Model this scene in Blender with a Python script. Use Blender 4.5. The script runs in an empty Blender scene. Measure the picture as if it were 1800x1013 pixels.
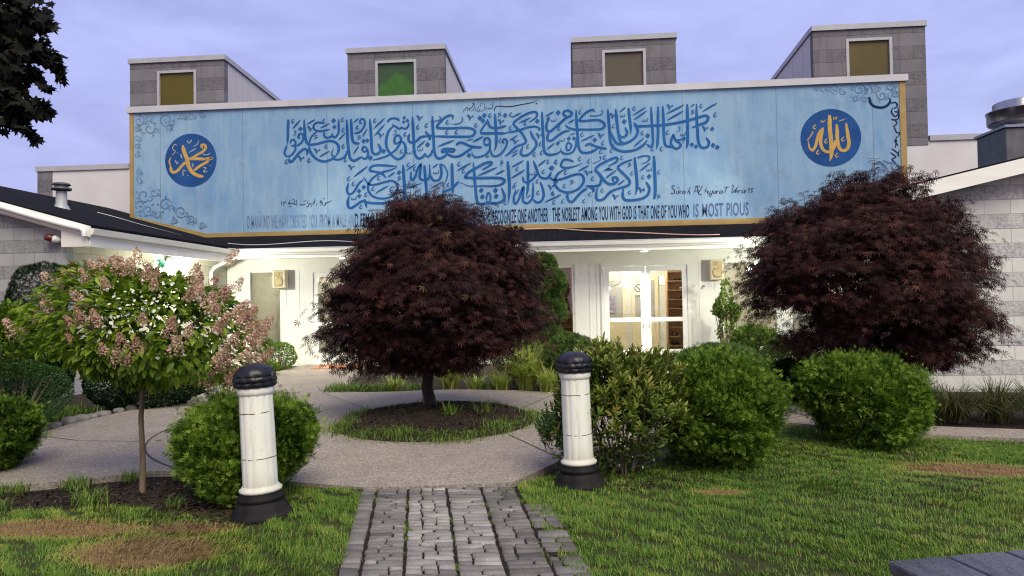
import bpy, bmesh, math, random
import numpy as np
from mathutils import Vector, Matrix

SC = bpy.context.scene
COL = SC.collection
RAD = math.radians

# ------------------------------------------------------------------ camera
YAW, PITCH, ROLL, EYE = RAD(4.94), RAD(1.23), RAD(0.95), 1.55
_cy, _sy, _cp, _sp = math.cos(YAW), math.sin(YAW), math.cos(PITCH), math.sin(PITCH)
FW = Vector((-_sy*_cp, _cy*_cp, _sp))
RT0 = Vector((_cy, _sy, 0)); UP0 = RT0.cross(FW)
RT = RT0*math.cos(ROLL) - UP0*math.sin(ROLL)
UP = RT0*math.sin(ROLL) + UP0*math.cos(ROLL)
cam_d = bpy.data.cameras.new('camera'); cam = bpy.data.objects.new('camera', cam_d); COL.objects.link(cam)
cam.matrix_world = Matrix(((RT.x, UP.x, -FW.x, 0), (RT.y, UP.y, -FW.y, 0), (RT.z, UP.z, -FW.z, EYE), (0, 0, 0, 1)))
cam_d.sensor_width = 36; cam_d.lens = 36*1248/1800
cam_d.clip_start = 0.05; cam_d.clip_end = 3000
SC.camera = cam

# ------------------------------------------------------------------ sky (dusk, thin cloud) and low soft sun
SUN_EL, SUN_AZ = RAD(50), RAD(28)        # azimuth: 0 = from straight behind the camera, positive = from the right
W = bpy.data.worlds.new('World'); SC.world = W; W.use_nodes = True
nt = W.node_tree; nt.nodes.clear()
def wn(t, **kw):
    n = nt.nodes.new(t)
    for k, v in kw.items(): setattr(n, k, v)
    return n
out = wn('ShaderNodeOutputWorld'); bg = wn('ShaderNodeBackground'); bg2 = wn('ShaderNodeBackground'); add = wn('ShaderNodeAddShader')
sky = wn('ShaderNodeTexSky', sky_type='NISHITA', sun_disc=False)
sky.sun_elevation = RAD(4); sky.sun_rotation = RAD(180) + SUN_AZ
bg.inputs['Strength'].default_value = 0.05
tc = wn('ShaderNodeTexCoord'); mp = wn('ShaderNodeMapping'); mp.inputs['Scale'].default_value = (2.2, 2.2, 7.0)
no = wn('ShaderNodeTexNoise'); no.inputs['Scale'].default_value = 1.7; no.inputs['Detail'].default_value = 6; no.inputs['Roughness'].default_value = 0.55
no.inputs['Distortion'].default_value = 0.6
cr = wn('ShaderNodeValToRGB')
cr.color_ramp.elements[0].position = 0.36; cr.color_ramp.elements[0].color = (0.330, 0.352, 0.705, 1)
cr.color_ramp.elements[1].position = 0.64; cr.color_ramp.elements[1].color = (0.450, 0.478, 0.895, 1)
nt.links.new(tc.outputs['Generated'], mp.inputs['Vector']); nt.links.new(mp.outputs['Vector'], no.inputs['Vector'])
nt.links.new(no.outputs['Fac'], cr.inputs['Fac']); nt.links.new(cr.outputs['Color'], bg2.inputs['Color'])
bg2.inputs['Strength'].default_value = 1.04
nt.links.new(sky.outputs['Color'], bg.inputs['Color'])
nt.links.new(bg.outputs[0], add.inputs[0]); nt.links.new(bg2.outputs[0], add.inputs[1]); nt.links.new(add.outputs[0], out.inputs['Surface'])

sd = bpy.data.lights.new('sun', 'SUN'); so = bpy.data.objects.new('sun', sd); COL.objects.link(so)
sd.energy = 4.2; sd.angle = RAD(42); sd.color = (1.0, 0.91, 0.66)
_dir = Vector((-math.sin(SUN_AZ)*math.cos(SUN_EL), math.cos(SUN_AZ)*math.cos(SUN_EL), -math.sin(SUN_EL)))
so.rotation_euler = _dir.to_track_quat('-Z', 'Y').to_euler(); so.location = (-4, -10, 8)

SC.view_settings.view_transform = 'Standard'; SC.view_settings.look = 'None'
SC.view_settings.exposure = 0.0; SC.view_settings.gamma = 1.0
SC.render.engine = 'CYCLES'
SC.cycles.max_bounces = 8; SC.cycles.transparent_max_bounces = 24; SC.cycles.sample_clamp_indirect = 6
SC.cycles.use_denoising = True; SC.cycles.denoising_prefilter = 'NONE'; SC.cycles.filter_width = 1.15
SC.cycles.caustics_reflective = False; SC.cycles.caustics_refractive = False

# ------------------------------------------------------------------ where a line of sight of the survey meets a real plane
def sight(px, py):
    return RT*((px-900)/1248) - UP*((py-506.5)/1248) + FW
def on_y(px, py, Y):
    d = sight(px, py); t = Y/d.y; return (d.x*t, Y, EYE+d.z*t)
def on_z(px, py, z=0.0):
    d = sight(px, py); t = (z-EYE)/d.z; return (d.x*t, d.y*t, z)

# ------------------------------------------------------------------ objects
ORG = {}
def _props(o, label=None, cat=None, group=None, kind=None):
    if label: o['label'] = label
    if cat: o['category'] = cat
    if group: o['group'] = group
    if kind: o['kind'] = kind
    return o
def thing(name, label, cat, loc=(0, 0, 0), group=None):
    o = bpy.data.objects.new(name, None); COL.objects.link(o); o.empty_display_size = 0.2
    o.location = loc; ORG[o.name] = Vector(loc)
    return _props(o, label, cat, group)
def link(name, me, parent=None, org=None):
    o = bpy.data.objects.new(name, me); COL.objects.link(o)
    if parent is not None:
        o.parent = parent; ORG[o.name] = ORG[parent.name]
    else:
        ORG[o.name] = Vector(org or (0, 0, 0)); o.location = ORG[o.name]
    return o

class MB:
    def __init__(s): s.v = []; s.f = []; s.m = []; s.mi = 0; s.sm = []; s.smooth = False
    def add(s, vs, fs):
        b = len(s.v); s.v += [tuple(p) for p in vs]
        for f in fs:
            s.f.append([b+i for i in f]); s.m.append(s.mi); s.sm.append(s.smooth)
        return s
    def box(s, x0, x1, y0, y1, z0, z1):
        v = [(x0,y0,z0),(x1,y0,z0),(x1,y1,z0),(x0,y1,z0),(x0,y0,z1),(x1,y0,z1),(x1,y1,z1),(x0,y1,z1)]
        return s.add(v, [(0,3,2,1),(4,5,6,7),(0,1,5,4),(1,2,6,5),(2,3,7,6),(3,0,4,7)])
    def obox(s, c, ax, ay, hx, hy, hz):
        c = Vector(c); ax = Vector(ax).normalized(); ay = Vector(ay).normalized(); az = ax.cross(ay)
        v = []
        for z in (-1, 1):
            for (x, y) in ((-1,-1),(1,-1),(1,1),(-1,1)):
                v.append(c+ax*hx*x+ay*hy*y+az*hz*z)
        return s.add(v, [(0,3,2,1),(4,5,6,7),(0,1,5,4),(1,2,6,5),(2,3,7,6),(3,0,4,7)])
    def prism(s, pts, a, b):
        """closed polygon pts (3D) from offset vector a to b"""
        n = len(pts); a = Vector(a); b = Vector(b)
        v = [Vector(p)+a for p in pts]+[Vector(p)+b for p in pts]
        f = [tuple(range(n-1, -1, -1)), tuple(range(n, 2*n))]+[(i, (i+1) % n, n+(i+1) % n, n+i) for i in range(n)]
        return s.add(v, f)
    def tube(s, path, r, n=8, cap=True):
        path = [Vector(p) for p in path]; m = len(path)
        rs = r if isinstance(r, (list, tuple)) else [r]*m
        rings = []; ref = None
        for i, p in enumerate(path):
            t = (path[min(i+1, m-1)]-path[max(i-1, 0)]).normalized()
            if ref is None: ref = t.orthogonal().normalized()
            u = (ref-t*ref.dot(t))
            if u.length < 1e-6: u = t.orthogonal()
            u.normalize(); w = t.cross(u); ref = u
            rings.append([p+(u*math.cos(2*math.pi*k/n)+w*math.sin(2*math.pi*k/n))*rs[i] for k in range(n)])
        v = [q for R in rings for q in R]; f = []
        for i in range(m-1):
            for k in range(n):
                f.append((i*n+k, i*n+(k+1) % n, (i+1)*n+(k+1) % n, (i+1)*n+k))
        s.add(v, f)
        if cap: s.caps(len(v), n, m)
        return s
    def caps(s, nv, n, m):
        b = len(s.v)-nv; sm = s.smooth; s.smooth = False
        for f in (range(n-1, -1, -1), range((m-1)*n, m*n)): s.add([s.v[b+i] for i in f], [tuple(range(n))])
        s.smooth = sm
    def lathe(s, c, prof, n=24, axis=None, flute=None):
        """prof: list of (radius, height); axis unit vector; flute: f(k,i)->radius scale"""
        c = Vector(c); az = Vector(axis or (0,0,1)).normalized(); ax = az.orthogonal().normalized(); ay = az.cross(ax)
        v = []; f = []; m = len(prof)
        for i, (r, h) in enumerate(prof):
            for k in range(n):
                a = 2*math.pi*k/n; q = r*(flute(k, i) if flute else 1)
                v.append(c+az*h+(ax*math.cos(a)+ay*math.sin(a))*q)
        for i in range(m-1):
            for k in range(n):
                f.append((i*n+k, i*n+(k+1) % n, (i+1)*n+(k+1) % n, (i+1)*n+k))
        s.add(v, f); s.caps(len(v), n, m); return s
    def build(s, name, mats, parent=None, org=None, bevel=0):
        me = bpy.data.meshes.new(name)
        o0 = ORG[parent.name] if parent is not None else Vector(org or (0, 0, 0))
        me.from_pydata([(p[0]-o0.x, p[1]-o0.y, p[2]-o0.z) for p in s.v], [], s.f)
        for m in (mats if isinstance(mats, (list, tuple)) else [mats]): me.materials.append(m)
        me.polygons.foreach_set('material_index', s.m); me.polygons.foreach_set('use_smooth', s.sm)
        me.update()
        o = link(name, me, parent, org)
        if bevel:
            b = o.modifiers.new('bevel', 'BEVEL'); b.width = bevel; b.segments = 2; b.limit_method = 'ANGLE'
        return o

def np_mesh(name, V, F, mat, parent=None, org=None, rnd=None, smooth=False):
    """V (N,3) world coordinates, F (M,k) faces of one size, rnd (M,) a tint per face"""
    o0 = ORG[parent.name] if parent is not None else Vector(org or (0, 0, 0))
    V = np.asarray(V, np.float32)-np.array(o0, np.float32); F = np.asarray(F, np.int32)
    me = bpy.data.meshes.new(name); M, k = F.shape
    me.vertices.add(len(V)); me.vertices.foreach_set('co', V.ravel())
    me.loops.add(M*k); me.loops.foreach_set('vertex_index', F.ravel())
    me.polygons.add(M); me.polygons.foreach_set('loop_start', np.arange(0, M*k, k, dtype=np.int32))
    me.polygons.foreach_set('loop_total', np.full(M, k, np.int32))
    if smooth: me.polygons.foreach_set('use_smooth', np.ones(M, bool))
    if rnd is not None:
        a = me.attributes.new('tint', 'FLOAT', 'FACE'); a.data.foreach_set('value', np.asarray(rnd, np.float32))
    me.update(calc_edges=True); me.validate()
    for m in (mat if isinstance(mat, (list, tuple)) else [mat]): me.materials.append(m)
    return link(name, me, parent, org)

# ------------------------------------------------------------------ materials
class NT:
    def __init__(s, name):
        s.mat = bpy.data.materials.new(name); s.mat.use_nodes = True; s.t = s.mat.node_tree
        s.b = s.t.nodes['Principled BSDF']; s.o = s.t.nodes['Material Output']
    def n(s, t, **kw):
        x = s.t.nodes.new(t)
        for k, v in kw.items():
            if k in x.inputs: x.inputs[k].default_value = v
            else: setattr(x, k, v)
        return x
    def l(s, a, b): s.t.links.new(a, b)
    def coord(s, scale=(1,1,1), kind='Object'):
        c = s.n('ShaderNodeTexCoord'); m = s.n('ShaderNodeMapping'); m.inputs['Scale'].default_value = scale
        s.l(c.outputs[kind], m.inputs['Vector']); return m.outputs['Vector']
    def noise(s, vec, scale, detail=4, rough=0.55):
        x = s.n('ShaderNodeTexNoise'); x.inputs['Scale'].default_value = scale; x.inputs['Detail'].default_value = detail
        x.inputs['Roughness'].default_value = rough; s.l(vec, x.inputs['Vector']); return x.outputs['Fac']
    def ramp(s, fac, stops):
        r = s.n('ShaderNodeValToRGB'); e = r.color_ramp.elements
        while len(e) < len(stops): e.new(0.5)
        for i, (p, c) in enumerate(stops):
            e[i].position = p; e[i].color = (c, c, c, 1) if isinstance(c, (int, float)) else (*c, 1)
        s.l(fac, r.inputs['Fac']); return r.outputs['Color']
    def mix(s, fac, a, b, mode='MIX'):
        x = s.n('ShaderNodeMix', data_type='RGBA', blend_type=mode)
        if isinstance(fac, (int, float)): x.inputs[0].default_value = fac
        else: s.l(fac, x.inputs[0])
        for i, q in ((6, a), (7, b)):
            if isinstance(q, tuple): x.inputs[i].default_value = (*q, 1)
            else: s.l(q, x.inputs[i])
        return x.outputs[2]
    def math(s, op, a, b=0.0):
        x = s.n('ShaderNodeMath', operation=op)
        for i, q in ((0, a), (1, b)):
            if isinstance(q, (int, float)): x.inputs[i].default_value = q
            else: s.l(q, x.inputs[i])
        return x.outputs[0]
    def bump(s, h, strength=0.3, dist=0.02):
        x = s.n('ShaderNodeBump'); x.inputs['Strength'].default_value = strength; x.inputs['Distance'].default_value = dist
        s.l(h, x.inputs['Height']); s.l(x.outputs['Normal'], s.b.inputs['Normal'])
    def done(s, col=None, rough=0.6, spec=None, metal=None):
        if col is not None:
            if isinstance(col, tuple): s.b.inputs['Base Color'].default_value = (*col, 1)
            else: s.l(col, s.b.inputs['Base Color'])
        if isinstance(rough, (int, float)): s.b.inputs['Roughness'].default_value = rough
        else: s.l(rough, s.b.inputs['Roughness'])
        if spec is not None: s.b.inputs['Specular IOR Level'].default_value = spec
        if metal is not None: s.b.inputs['Metallic'].default_value = metal
        return s.mat

def vary(name, c0, c1, scale=6, rough=0.6, bump=0.0, bscale=40, spec=None, metal=None, stretch=(1,1,1)):
    k = NT(name); v = k.coord(stretch)
    col = k.mix(k.ramp(k.noise(v, scale, 6), [(0.3, 0.0), (0.7, 1.0)]), c0, c1)
    if bump: k.bump(k.noise(v, bscale, 5), bump, 0.01)
    return k.done(col, rough, spec, metal)

M = {}
M['white'] = vary('white_paint', (.66,.67,.62), (.74,.75,.70), 2.5, 0.45, 0.08, 60)
M['fascia'] = vary('white_trim', (.70,.70,.64), (.80,.80,.75), 1.8, 0.4, 0.05, 30, stretch=(.4,1,4))
M['alum'] = vary('white_metal', (.72,.73,.70), (.80,.81,.78), 5, 0.3, 0.02, 30)
M['darkroof'] = None
def roofing():
    k = NT('dark_shingles'); v = k.coord()
    n1 = k.noise(v, 90, 3); n2 = k.noise(v, 2.0, 4)
    col = k.mix(k.ramp(n2, [(.3, 0.), (.7, 1.)]), (.004,.004,.006), (.011,.011,.015))
    col = k.mix(k.ramp(n1, [(.55, 0.), (.75, 1.)]), col, (.022,.022,.028))
    b = k.n('ShaderNodeTexBrick'); b.inputs['Scale'].default_value = 1.0
    b.inputs['Brick Width'].default_value = .33; b.inputs['Row Height'].default_value = .14; b.inputs['Mortar Size'].default_value = .012
    sx = k.n('ShaderNodeSeparateXYZ'); k.l(v, sx.inputs[0]); cb = k.n('ShaderNodeCombineXYZ')
    k.l(sx.outputs['Y'], cb.inputs['X']); k.l(sx.outputs['X'], cb.inputs['Y']); k.l(cb.outputs[0], b.inputs['Vector'])
    col = k.mix(b.outputs['Fac'], col, (.004,.004,.006))
    k.bump(n1, 0.4, 0.006)
    return k.done(col, 0.95, 0.08)
M['darkroof'] = roofing()

def block(name, axis, light, rough_c, course=.24, length=.41, odd=0, rows=None, dirt=0.5, rmin=.5):
    """concrete block wall: courses of smooth blocks between courses of split face blocks"""
    k = NT(name); c = k.n('ShaderNodeNewGeometry').outputs['Position']
    s = k.n('ShaderNodeSeparateXYZ'); k.l(c, s.inputs[0]); cb = k.n('ShaderNodeCombineXYZ')
    k.l(s.outputs[axis], cb.inputs['X']); k.l(s.outputs['Z'], cb.inputs['Y']); k.l(s.outputs['Y' if axis == 'X' else 'X'], cb.inputs['Z'])
    P = cb.outputs[0]
    b = k.n('ShaderNodeTexBrick'); k.l(P, b.inputs['Vector']); b.inputs['Scale'].default_value = 1
    b.inputs['Brick Width'].default_value = length; b.inputs['Row Height'].default_value = course
    b.inputs['Mortar Size'].default_value = .007; b.inputs['Mortar Smooth'].default_value = .3; b.inputs['Bias'].default_value = 0
    b.inputs['Color1'].default_value = (.0,.0,.0,1); b.inputs['Color2'].default_value = (1,1,1,1)
    row = k.math('FLOOR', k.math('DIVIDE', s.outputs['Z'], course))
    par = k.math('MODULO', k.math('ADD', row, float(odd)), 2.0)        # 1 = split face course
    par = k.math('GREATER_THAN', par, 0.5)
    grain = k.noise(P, 55, 6, .7); coarse = k.noise(P, 22, 6, .75); patch = k.noise(P, 1.3, 5, .6)
    per = k.math('MULTIPLY', b.outputs['Color'], 1.0)
    g1 = k.mix(k.ramp(patch, [(.35, 0.), (.65, 1.)]), light, tuple(x*.84 for x in light))
    g2 = k.mix(k.ramp(coarse, [(.40, 0.), (.60, 1.)]), tuple(x*rmin for x in rough_c), rough_c)
    amt = k.math('MULTIPLY', par, k.ramp(k.math('ADD', patch, k.math('MULTIPLY', per, .10)), [(.44-dirt*.2, .12), (.60, 1.)]))
    col = k.mix(amt, g1, g2)
    col = k.mix(k.math('MULTIPLY', b.outputs['Fac'], .75), col, tuple(x*.55 for x in light))
    bv = k.mix(per, (.93,.93,.93), (1.04,1.04,1.04)); col = k.mix(1.0, col, bv, 'MULTIPLY')
    st = k.n('ShaderNodeMapping'); st.inputs['Scale'].default_value = (3.0, .35, 1); k.l(P, st.inputs['Vector'])
    streak = k.ramp(k.noise(st.outputs[0], 1.6, 6, .6), [(.52, 0.), (.75, 1.)])
    col = k.mix(k.math('MULTIPLY', streak, .35*dirt*2), col, tuple(x*.45 for x in rough_c))
    h = k.math('ADD', k.math('MULTIPLY', k.math('MULTIPLY', coarse, par), 1.6), k.math('MULTIPLY', grain, .25))
    h = k.math('SUBTRACT', h, k.math('MULTIPLY', b.outputs['Fac'], .6))
    k.bump(h, .55, .03)
    return k.done(col, .85, .25)
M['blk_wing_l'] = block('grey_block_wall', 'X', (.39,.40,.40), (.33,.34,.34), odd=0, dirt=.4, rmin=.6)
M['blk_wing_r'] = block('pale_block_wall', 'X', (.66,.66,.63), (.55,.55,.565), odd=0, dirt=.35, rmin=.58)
M['blk_side'] = block('cream_block_wall', 'Y', (.62,.60,.48), (.58,.56,.45), odd=1, dirt=.15, rmin=.82)
M['blk_base'] = block('peeling_base_course', 'Y', (.50,.49,.52), (.55,.54,.60), odd=0, dirt=.3, rmin=.28)
M['blk_dorm'] = block('weathered_block', 'X', (.178,.172,.192), (.172,.166,.186), course=.385, length=.80, odd=1, dirt=.9, rmin=.55)
M['hallwall'] = vary('pale_stucco', (.50,.49,.50), (.58,.57,.58), 1.1, .8, .15, 30)
M['dside'] = vary('pale_panel_siding', (.46,.44,.45), (.54,.51,.51), 1.5, .6, .05, 20, stretch=(1,4,.3))
M['cap'] = vary('grey_metal_coping', (.30,.31,.335), (.37,.38,.41), 3, .45, .03, 20)

def signblue():
    k = NT('weathered_blue_paint'); v = k.coord()
    sv = k.coord((1.6, 1, .30))
    big = k.noise(v, .55, 5, .6); streak = k.noise(sv, 2.6, 7, .65); fine = k.noise(v, 5, 6, .7)
    s = k.n('ShaderNodeSeparateXYZ'); k.l(k.coord(), s.inputs[0])
    col = k.mix(k.ramp(big, [(.32, 0.), (.68, 1.)]), (.145,.275,.46), (.235,.375,.52))
    col = k.mix(k.math('MULTIPLY', k.ramp(streak, [(.45, 0.), (.72, 1.)]), .55), col, (.32,.43,.52))
    d = k.math('MULTIPLY', k.ramp(k.noise(k.coord((1.2, 1, .45)), 3.6, 8, .72), [(.54, 0.), (.74, 1.)]), .55)
    col = k.mix(d, col, (.13,.20,.25))
    col = k.mix(k.math('MULTIPLY', k.ramp(fine, [(.62, 0.), (.74, 1.)]), .45), col, (.17,.22,.26))
    jn = k.math('PINGPONG', k.math('ADD', s.outputs['X'], 100.0), 1.22)
    col = k.mix(k.math('MULTIPLY', k.math('LESS_THAN', jn, .010), .7), col, (.12,.18,.25))
    bl = k.math('MULTIPLY', k.ramp(k.noise(k.coord((1.0, 1, .9)), 1.9, 9, .74), [(.53, 0.), (.66, 1.)]), k.math('MULTIPLY', k.ramp(k.noise(v, .22, 2), [(.42, 0.), (.60, 1.)]), .42))
    col = k.mix(bl, col, (.17,.22,.25))
    k.bump(k.noise(v, 25, 5), .06, .01)
    return k.done(col, .8, .1)
M['signblue'] = signblue()
M['gold'] = vary('ochre_border_paint', (.27,.18,.058), (.35,.24,.078), 3, .6, .1, 40)
M['callig'] = vary('blue_lettering_paint', (.010,.070,.24), (.022,.115,.31), 1.1, .8, spec=.1)
M['disc'] = vary('deep_blue_disc_paint', (.012,.052,.18), (.022,.085,.26), 1.4, .8, spec=.1)
M['goldink'] = vary('gold_lettering_paint', (.40,.25,.07), (.52,.34,.11), 6, .8, spec=.1)
M['palegold'] = vary('pale_gold_paint', (.36,.34,.22), (.30,.34,.36), 9, .5)
M['navy'] = vary('navy_lettering_paint', (.006,.014,.045), (.014,.030,.085), 4, .8, spec=.08)
def faded(name, c, lo, hi):
    k = NT(name); v = k.coord((2.5, 1, .8))
    b = k.done(k.mix(k.ramp(k.noise(v, 3.0, 6, .7), [(lo, 0.), (hi, 1.)]), c, (.16,.30,.48)), .6, .3)
    return b
M['fade'] = faded('faded_navy_lettering', (.09,.13,.24), .36, .66)
M['fade2'] = faded('faded_scroll_paint', (.08,.12,.22), .38, .68)

def glassmat(name, tint, refl=1.0):
    k = NT(name); k.t.nodes.remove(k.b)
    tr = k.n('ShaderNodeBsdfTransparent'); tr.inputs['Color'].default_value = (*tint, 1)
    gl = k.n('ShaderNodeBsdfGlossy'); gl.inputs['Roughness'].default_value = .02
    fr = k.n('ShaderNodeFresnel'); fr.inputs['IOR'].default_value = 1.5
    mx = k.n('ShaderNodeMixShader'); f = k.math('MULTIPLY', fr.outputs[0], refl)
    k.l(f, mx.inputs[0]); k.l(tr.outputs[0], mx.inputs[1]); k.l(gl.outputs[0], mx.inputs[2]); k.l(mx.outputs[0], k.o.inputs['Surface'])
    return k.mat
M['glass'] = glassmat('clear_glass', (.90,.92,.90), 1.4)
M['greyglass'] = glassmat('tinted_glass', (.84,.84,.79), 1.8)
def emit(name, c, s):
    k = NT(name); k.b.inputs['Base Color'].default_value = (.8,.8,.8,1)
    k.b.inputs['Emission Color'].default_value = (*c, 1); k.b.inputs['Emission Strength'].default_value = s; k.mat.cycles.emission_sampling = 'NONE'
    return k.mat
M['lamp'] = emit('lit_lamp_lens', (1,.98,.86), 4)
M['flood'] = emit('lit_flood_bulb', (1,.99,.93), 60)
M['tube'] = emit('lit_ceiling_tube', (1,.98,.90), 6)
M['wood'] = vary('orange_wood', (.44,.22,.095), (.58,.33,.16), 3, .5, .05, 30, stretch=(1,6,1))
M['cream'] = vary('cream_door_paint', (.66,.55,.36), (.74,.63,.44), 3, .5)
M['inwall'] = vary('lobby_wall_paint', (.60,.58,.52), (.66,.64,.58), 1.2, .7)
M['inpane'] = vary('frosted_door_pane', (.34,.33,.30), (.42,.41,.37), 2, .3)
M['tile'] = vary('pale_floor_tile', (.48,.48,.42), (.56,.55,.50), 2, .25)
M['speaker'] = vary('cream_plastic', (.58,.52,.36), (.64,.58,.42), 6, .5)
M['grille'] = vary('beige_speaker_grille', (.42,.33,.17), (.50,.40,.22), 60, .7, .2, 200)
M['steel'] = vary('galvanised_metal', (.26,.26,.275), (.38,.38,.40), 5, .30, .08, 12, metal=.9, stretch=(3,3,.3))
M['dgrey'] = vary('dark_grey_metal', (.055,.058,.065), (.10,.105,.12), 4, .45, .1, 30)
M['black'] = vary('black_gloss_paint', (.005,.005,.008), (.014,.014,.020), 8, .36, .35, 26, spec=.35)
M['blackbase'] = vary('worn_black_paint', (.005,.005,.006), (.016,.015,.015), 7, .7, .3, 35, spec=.15)
def bollwhite():
    k = NT('chipped_white_paint'); v = k.coord()
    n = k.noise(v, 14, 8, .75); big = k.noise(k.coord((1, 1, .3)), 6, 4)
    col = k.mix(k.ramp(big, [(.35, 0.), (.7, 1.)]), (.74,.75,.67), (.64,.65,.57))
    col = k.mix(k.ramp(n, [(.655, 0.), (.685, 1.)]), col, (.20,.125,.07))
    dr = k.ramp(k.noise(k.coord((1, 1, .12)), 26, 6, .7), [(.54, 0.), (.72, 1.)]); col = k.mix(k.math('MULTIPLY', dr, .55), col, (.34,.31,.25))
    s = k.n('ShaderNodeSeparateXYZ'); k.l(v, s.inputs[0])
    z = k.math('ADD', s.outputs['Z'], k.math('MULTIPLY', k.noise(v, 9, 3), .03))
    for zz in (.46, .80):
        lim = k.math('LESS_THAN', k.math('ABSOLUTE', k.math('SUBTRACT', z, zz)), .0035)
        lim = k.math('MULTIPLY', lim, k.ramp(k.noise(v, 12, 3), [(.45, 0.), (.5, 1.)]))
        col = k.mix(lim, col, (.13,.07,.03))
    sp_ = k.ramp(k.math('ADD', s.outputs['Z'], k.math('MULTIPLY', k.noise(v, 7, 5), .25)), [(.30, .55), (.48, 0.)]); col = k.mix(sp_, col, (.36,.33,.26))
    return k.done(col, .5, .35)
M['bollard'] = bollwhite()
M['bark'] = vary('grey_brown_bark', (.085,.062,.042), (.19,.145,.10), 14, .9, .8, 30, stretch=(1,1,.3))
M['darkbark'] = vary('dark_bark', (.022,.018,.016), (.05,.042,.036), 12, .9, .7, 30, stretch=(1,1,.3))
M['mat_red'] = vary('red_brown_doormat', (.36,.14,.075), (.44,.19,.10), 20, .95, .3, 120)
M['cable'] = vary('white_cable', (.42,.42,.42), (.5,.5,.5), 5, .5)
M['pinkcable'] = vary('pink_orange_cable', (.50,.30,.24), (.56,.36,.30), 5, .5)
M['red'] = vary('dark_red_lens', (.10,.012,.016), (.14,.02,.022), 5, .25)
M['greenlens'] = vary('green_plastic', (.02,.20,.12), (.03,.26,.16), 5, .3)
def tablemat():
    k = NT('wet_dark_planks'); v = k.coord((1, 1, 1)); g = k.coord((14, 2, 2))
    col = k.mix(k.ramp(k.noise(g, 3, 6), [(.3, 0.), (.7, 1.)]), (.030,.030,.040), (.075,.075,.095))
    drops = k.ramp(k.noise(v, 75, 3, .6), [(.60, 0.), (.66, 1.)])
    r = k.ramp(k.noise(v, 9, 5), [(.35, .10), (.65, .34)])
    h = k.math('ADD', k.math('MULTIPLY', k.noise(g, 8, 5), .4), k.math('MULTIPLY', drops, .7))
    k.bump(h, .6, .006)
    return k.done(col, r, .6)
M['table'] = tablemat()

def leafmat(name, stops, rough=.45, trans=.25, spec=.4, noise=.25):
    """stops: ramp over the per leaf tint"""
    k = NT(name); a = k.n('ShaderNodeAttribute', attribute_name='tint', attribute_type='GEOMETRY')
    v = k.coord()
    f = k.math('ADD', a.outputs['Fac'], k.math('MULTIPLY', k.math('SUBTRACT', k.noise(v, 2.5, 3), .5), noise*2))
    col = k.ramp(f, stops)
    k.done(col, rough, spec)
    if trans:
        tl = k.n('ShaderNodeBsdfTranslucent'); mx = k.n('ShaderNodeMixShader'); mx.inputs[0].default_value = trans
        k.l(k.mix(1.0, col, (1.0,1.15,.75), 'MULTIPLY'), tl.inputs['Color'])
        k.l(k.b.outputs[0], mx.inputs[1]); k.l(tl.outputs[0], mx.inputs[2]); k.l(mx.outputs[0], k.o.inputs['Surface'])
    return k.mat
M['maple'] = leafmat('maroon_maple_leaf', [(.0, (.016,.0075,.0075)), (.40, (.042,.017,.017)), (.72, (.085,.031,.028)), (.92, (.16,.050,.034)), (1., (.12,.08,.035))], .6, .22, .10)
M['thuja'] = leafmat('arborvitae_green', [(.0, (.014,.042,.005)), (.26, (.115,.215,.024)), (.62, (.30,.43,.062)), (1., (.46,.54,.12))], .6, .35, .10)
M['thujadull'] = leafmat('dull_arborvitae_green', [(.0, (.03,.065,.014)), (.5, (.085,.15,.034)), (1., (.16,.23,.06))], .6, .2, .25)
M['yew'] = leafmat('dark_evergreen', [(.0, (.005,.016,.005)), (.6, (.013,.036,.010)), (1., (.030,.068,.016))], .6, .1, .1)
M['boxwood'] = leafmat('boxwood_green', [(.0, (.020,.055,.012)), (.6, (.055,.13,.022)), (1., (.10,.19,.04))], .4, .2, .4)
M['bright'] = leafmat('bright_yellow_green', [(.0, (.08,.15,.025)), (.6, (.17,.26,.05)), (1., (.27,.34,.09))], .45, .3, .3)
M['pieris'] = leafmat('glossy_shrub_green', [(.0, (.030,.062,.010)), (.5, (.11,.165,.022)), (.85, (.24,.27,.05)), (1., (.32,.24,.07))], .38, .25, .35)
M['hydleaf'] = leafmat('hydrangea_green', [(.0, (.060,.110,.009)), (.5, (.165,.265,.018)), (1., (.32,.39,.045))], .4, .42, .3)
M['floret'] = leafmat('dusty_pink_floret', [(.0, (.38,.20,.165)), (.4, (.53,.32,.25)), (.75, (.64,.44,.34)), (1., (.70,.58,.42))], .7, .3, .2, .35)
M['sepal_and_glare'] = leafmat('white_sepal_and_glare', [(.0, (.70,.72,.62)), (1., (.86,.87,.82))], .5, .3, .3)  # shrub petals, and hydrangea leaf glare painted as petals
M['daylily'] = leafmat('strap_leaf_green', [(.0, (.18,.26,.045)), (.6, (.42,.48,.11)), (1., (.66,.60,.25))], .45, .3, .35)
M['ornament'] = leafmat('dull_strap_leaf', [(.0, (.045,.055,.020)), (.6, (.095,.105,.040)), (1., (.18,.16,.075))], .55, .25, .3)
M['shade'] = leafmat('dark_shade_leaf', [(.0, (.005,.006,.005)), (1., (.016,.018,.012))], .6, .08, .1)
M['grass'] = leafmat('lawn_blade', [(.0, (.022,.045,.009)), (.30, (.080,.178,.018)), (.58, (.165,.262,.034)), (.76, (.32,.33,.075)), (.88, (.26,.165,.075)), (1., (.33,.20,.11))], .5, .28, .2, .06)
M['weed'] = leafmat('bright_weed_blade', [(.0, (.06,.12,.015)), (.6, (.13,.21,.03)), (1., (.22,.27,.06))], .5, .3, .3)
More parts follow.
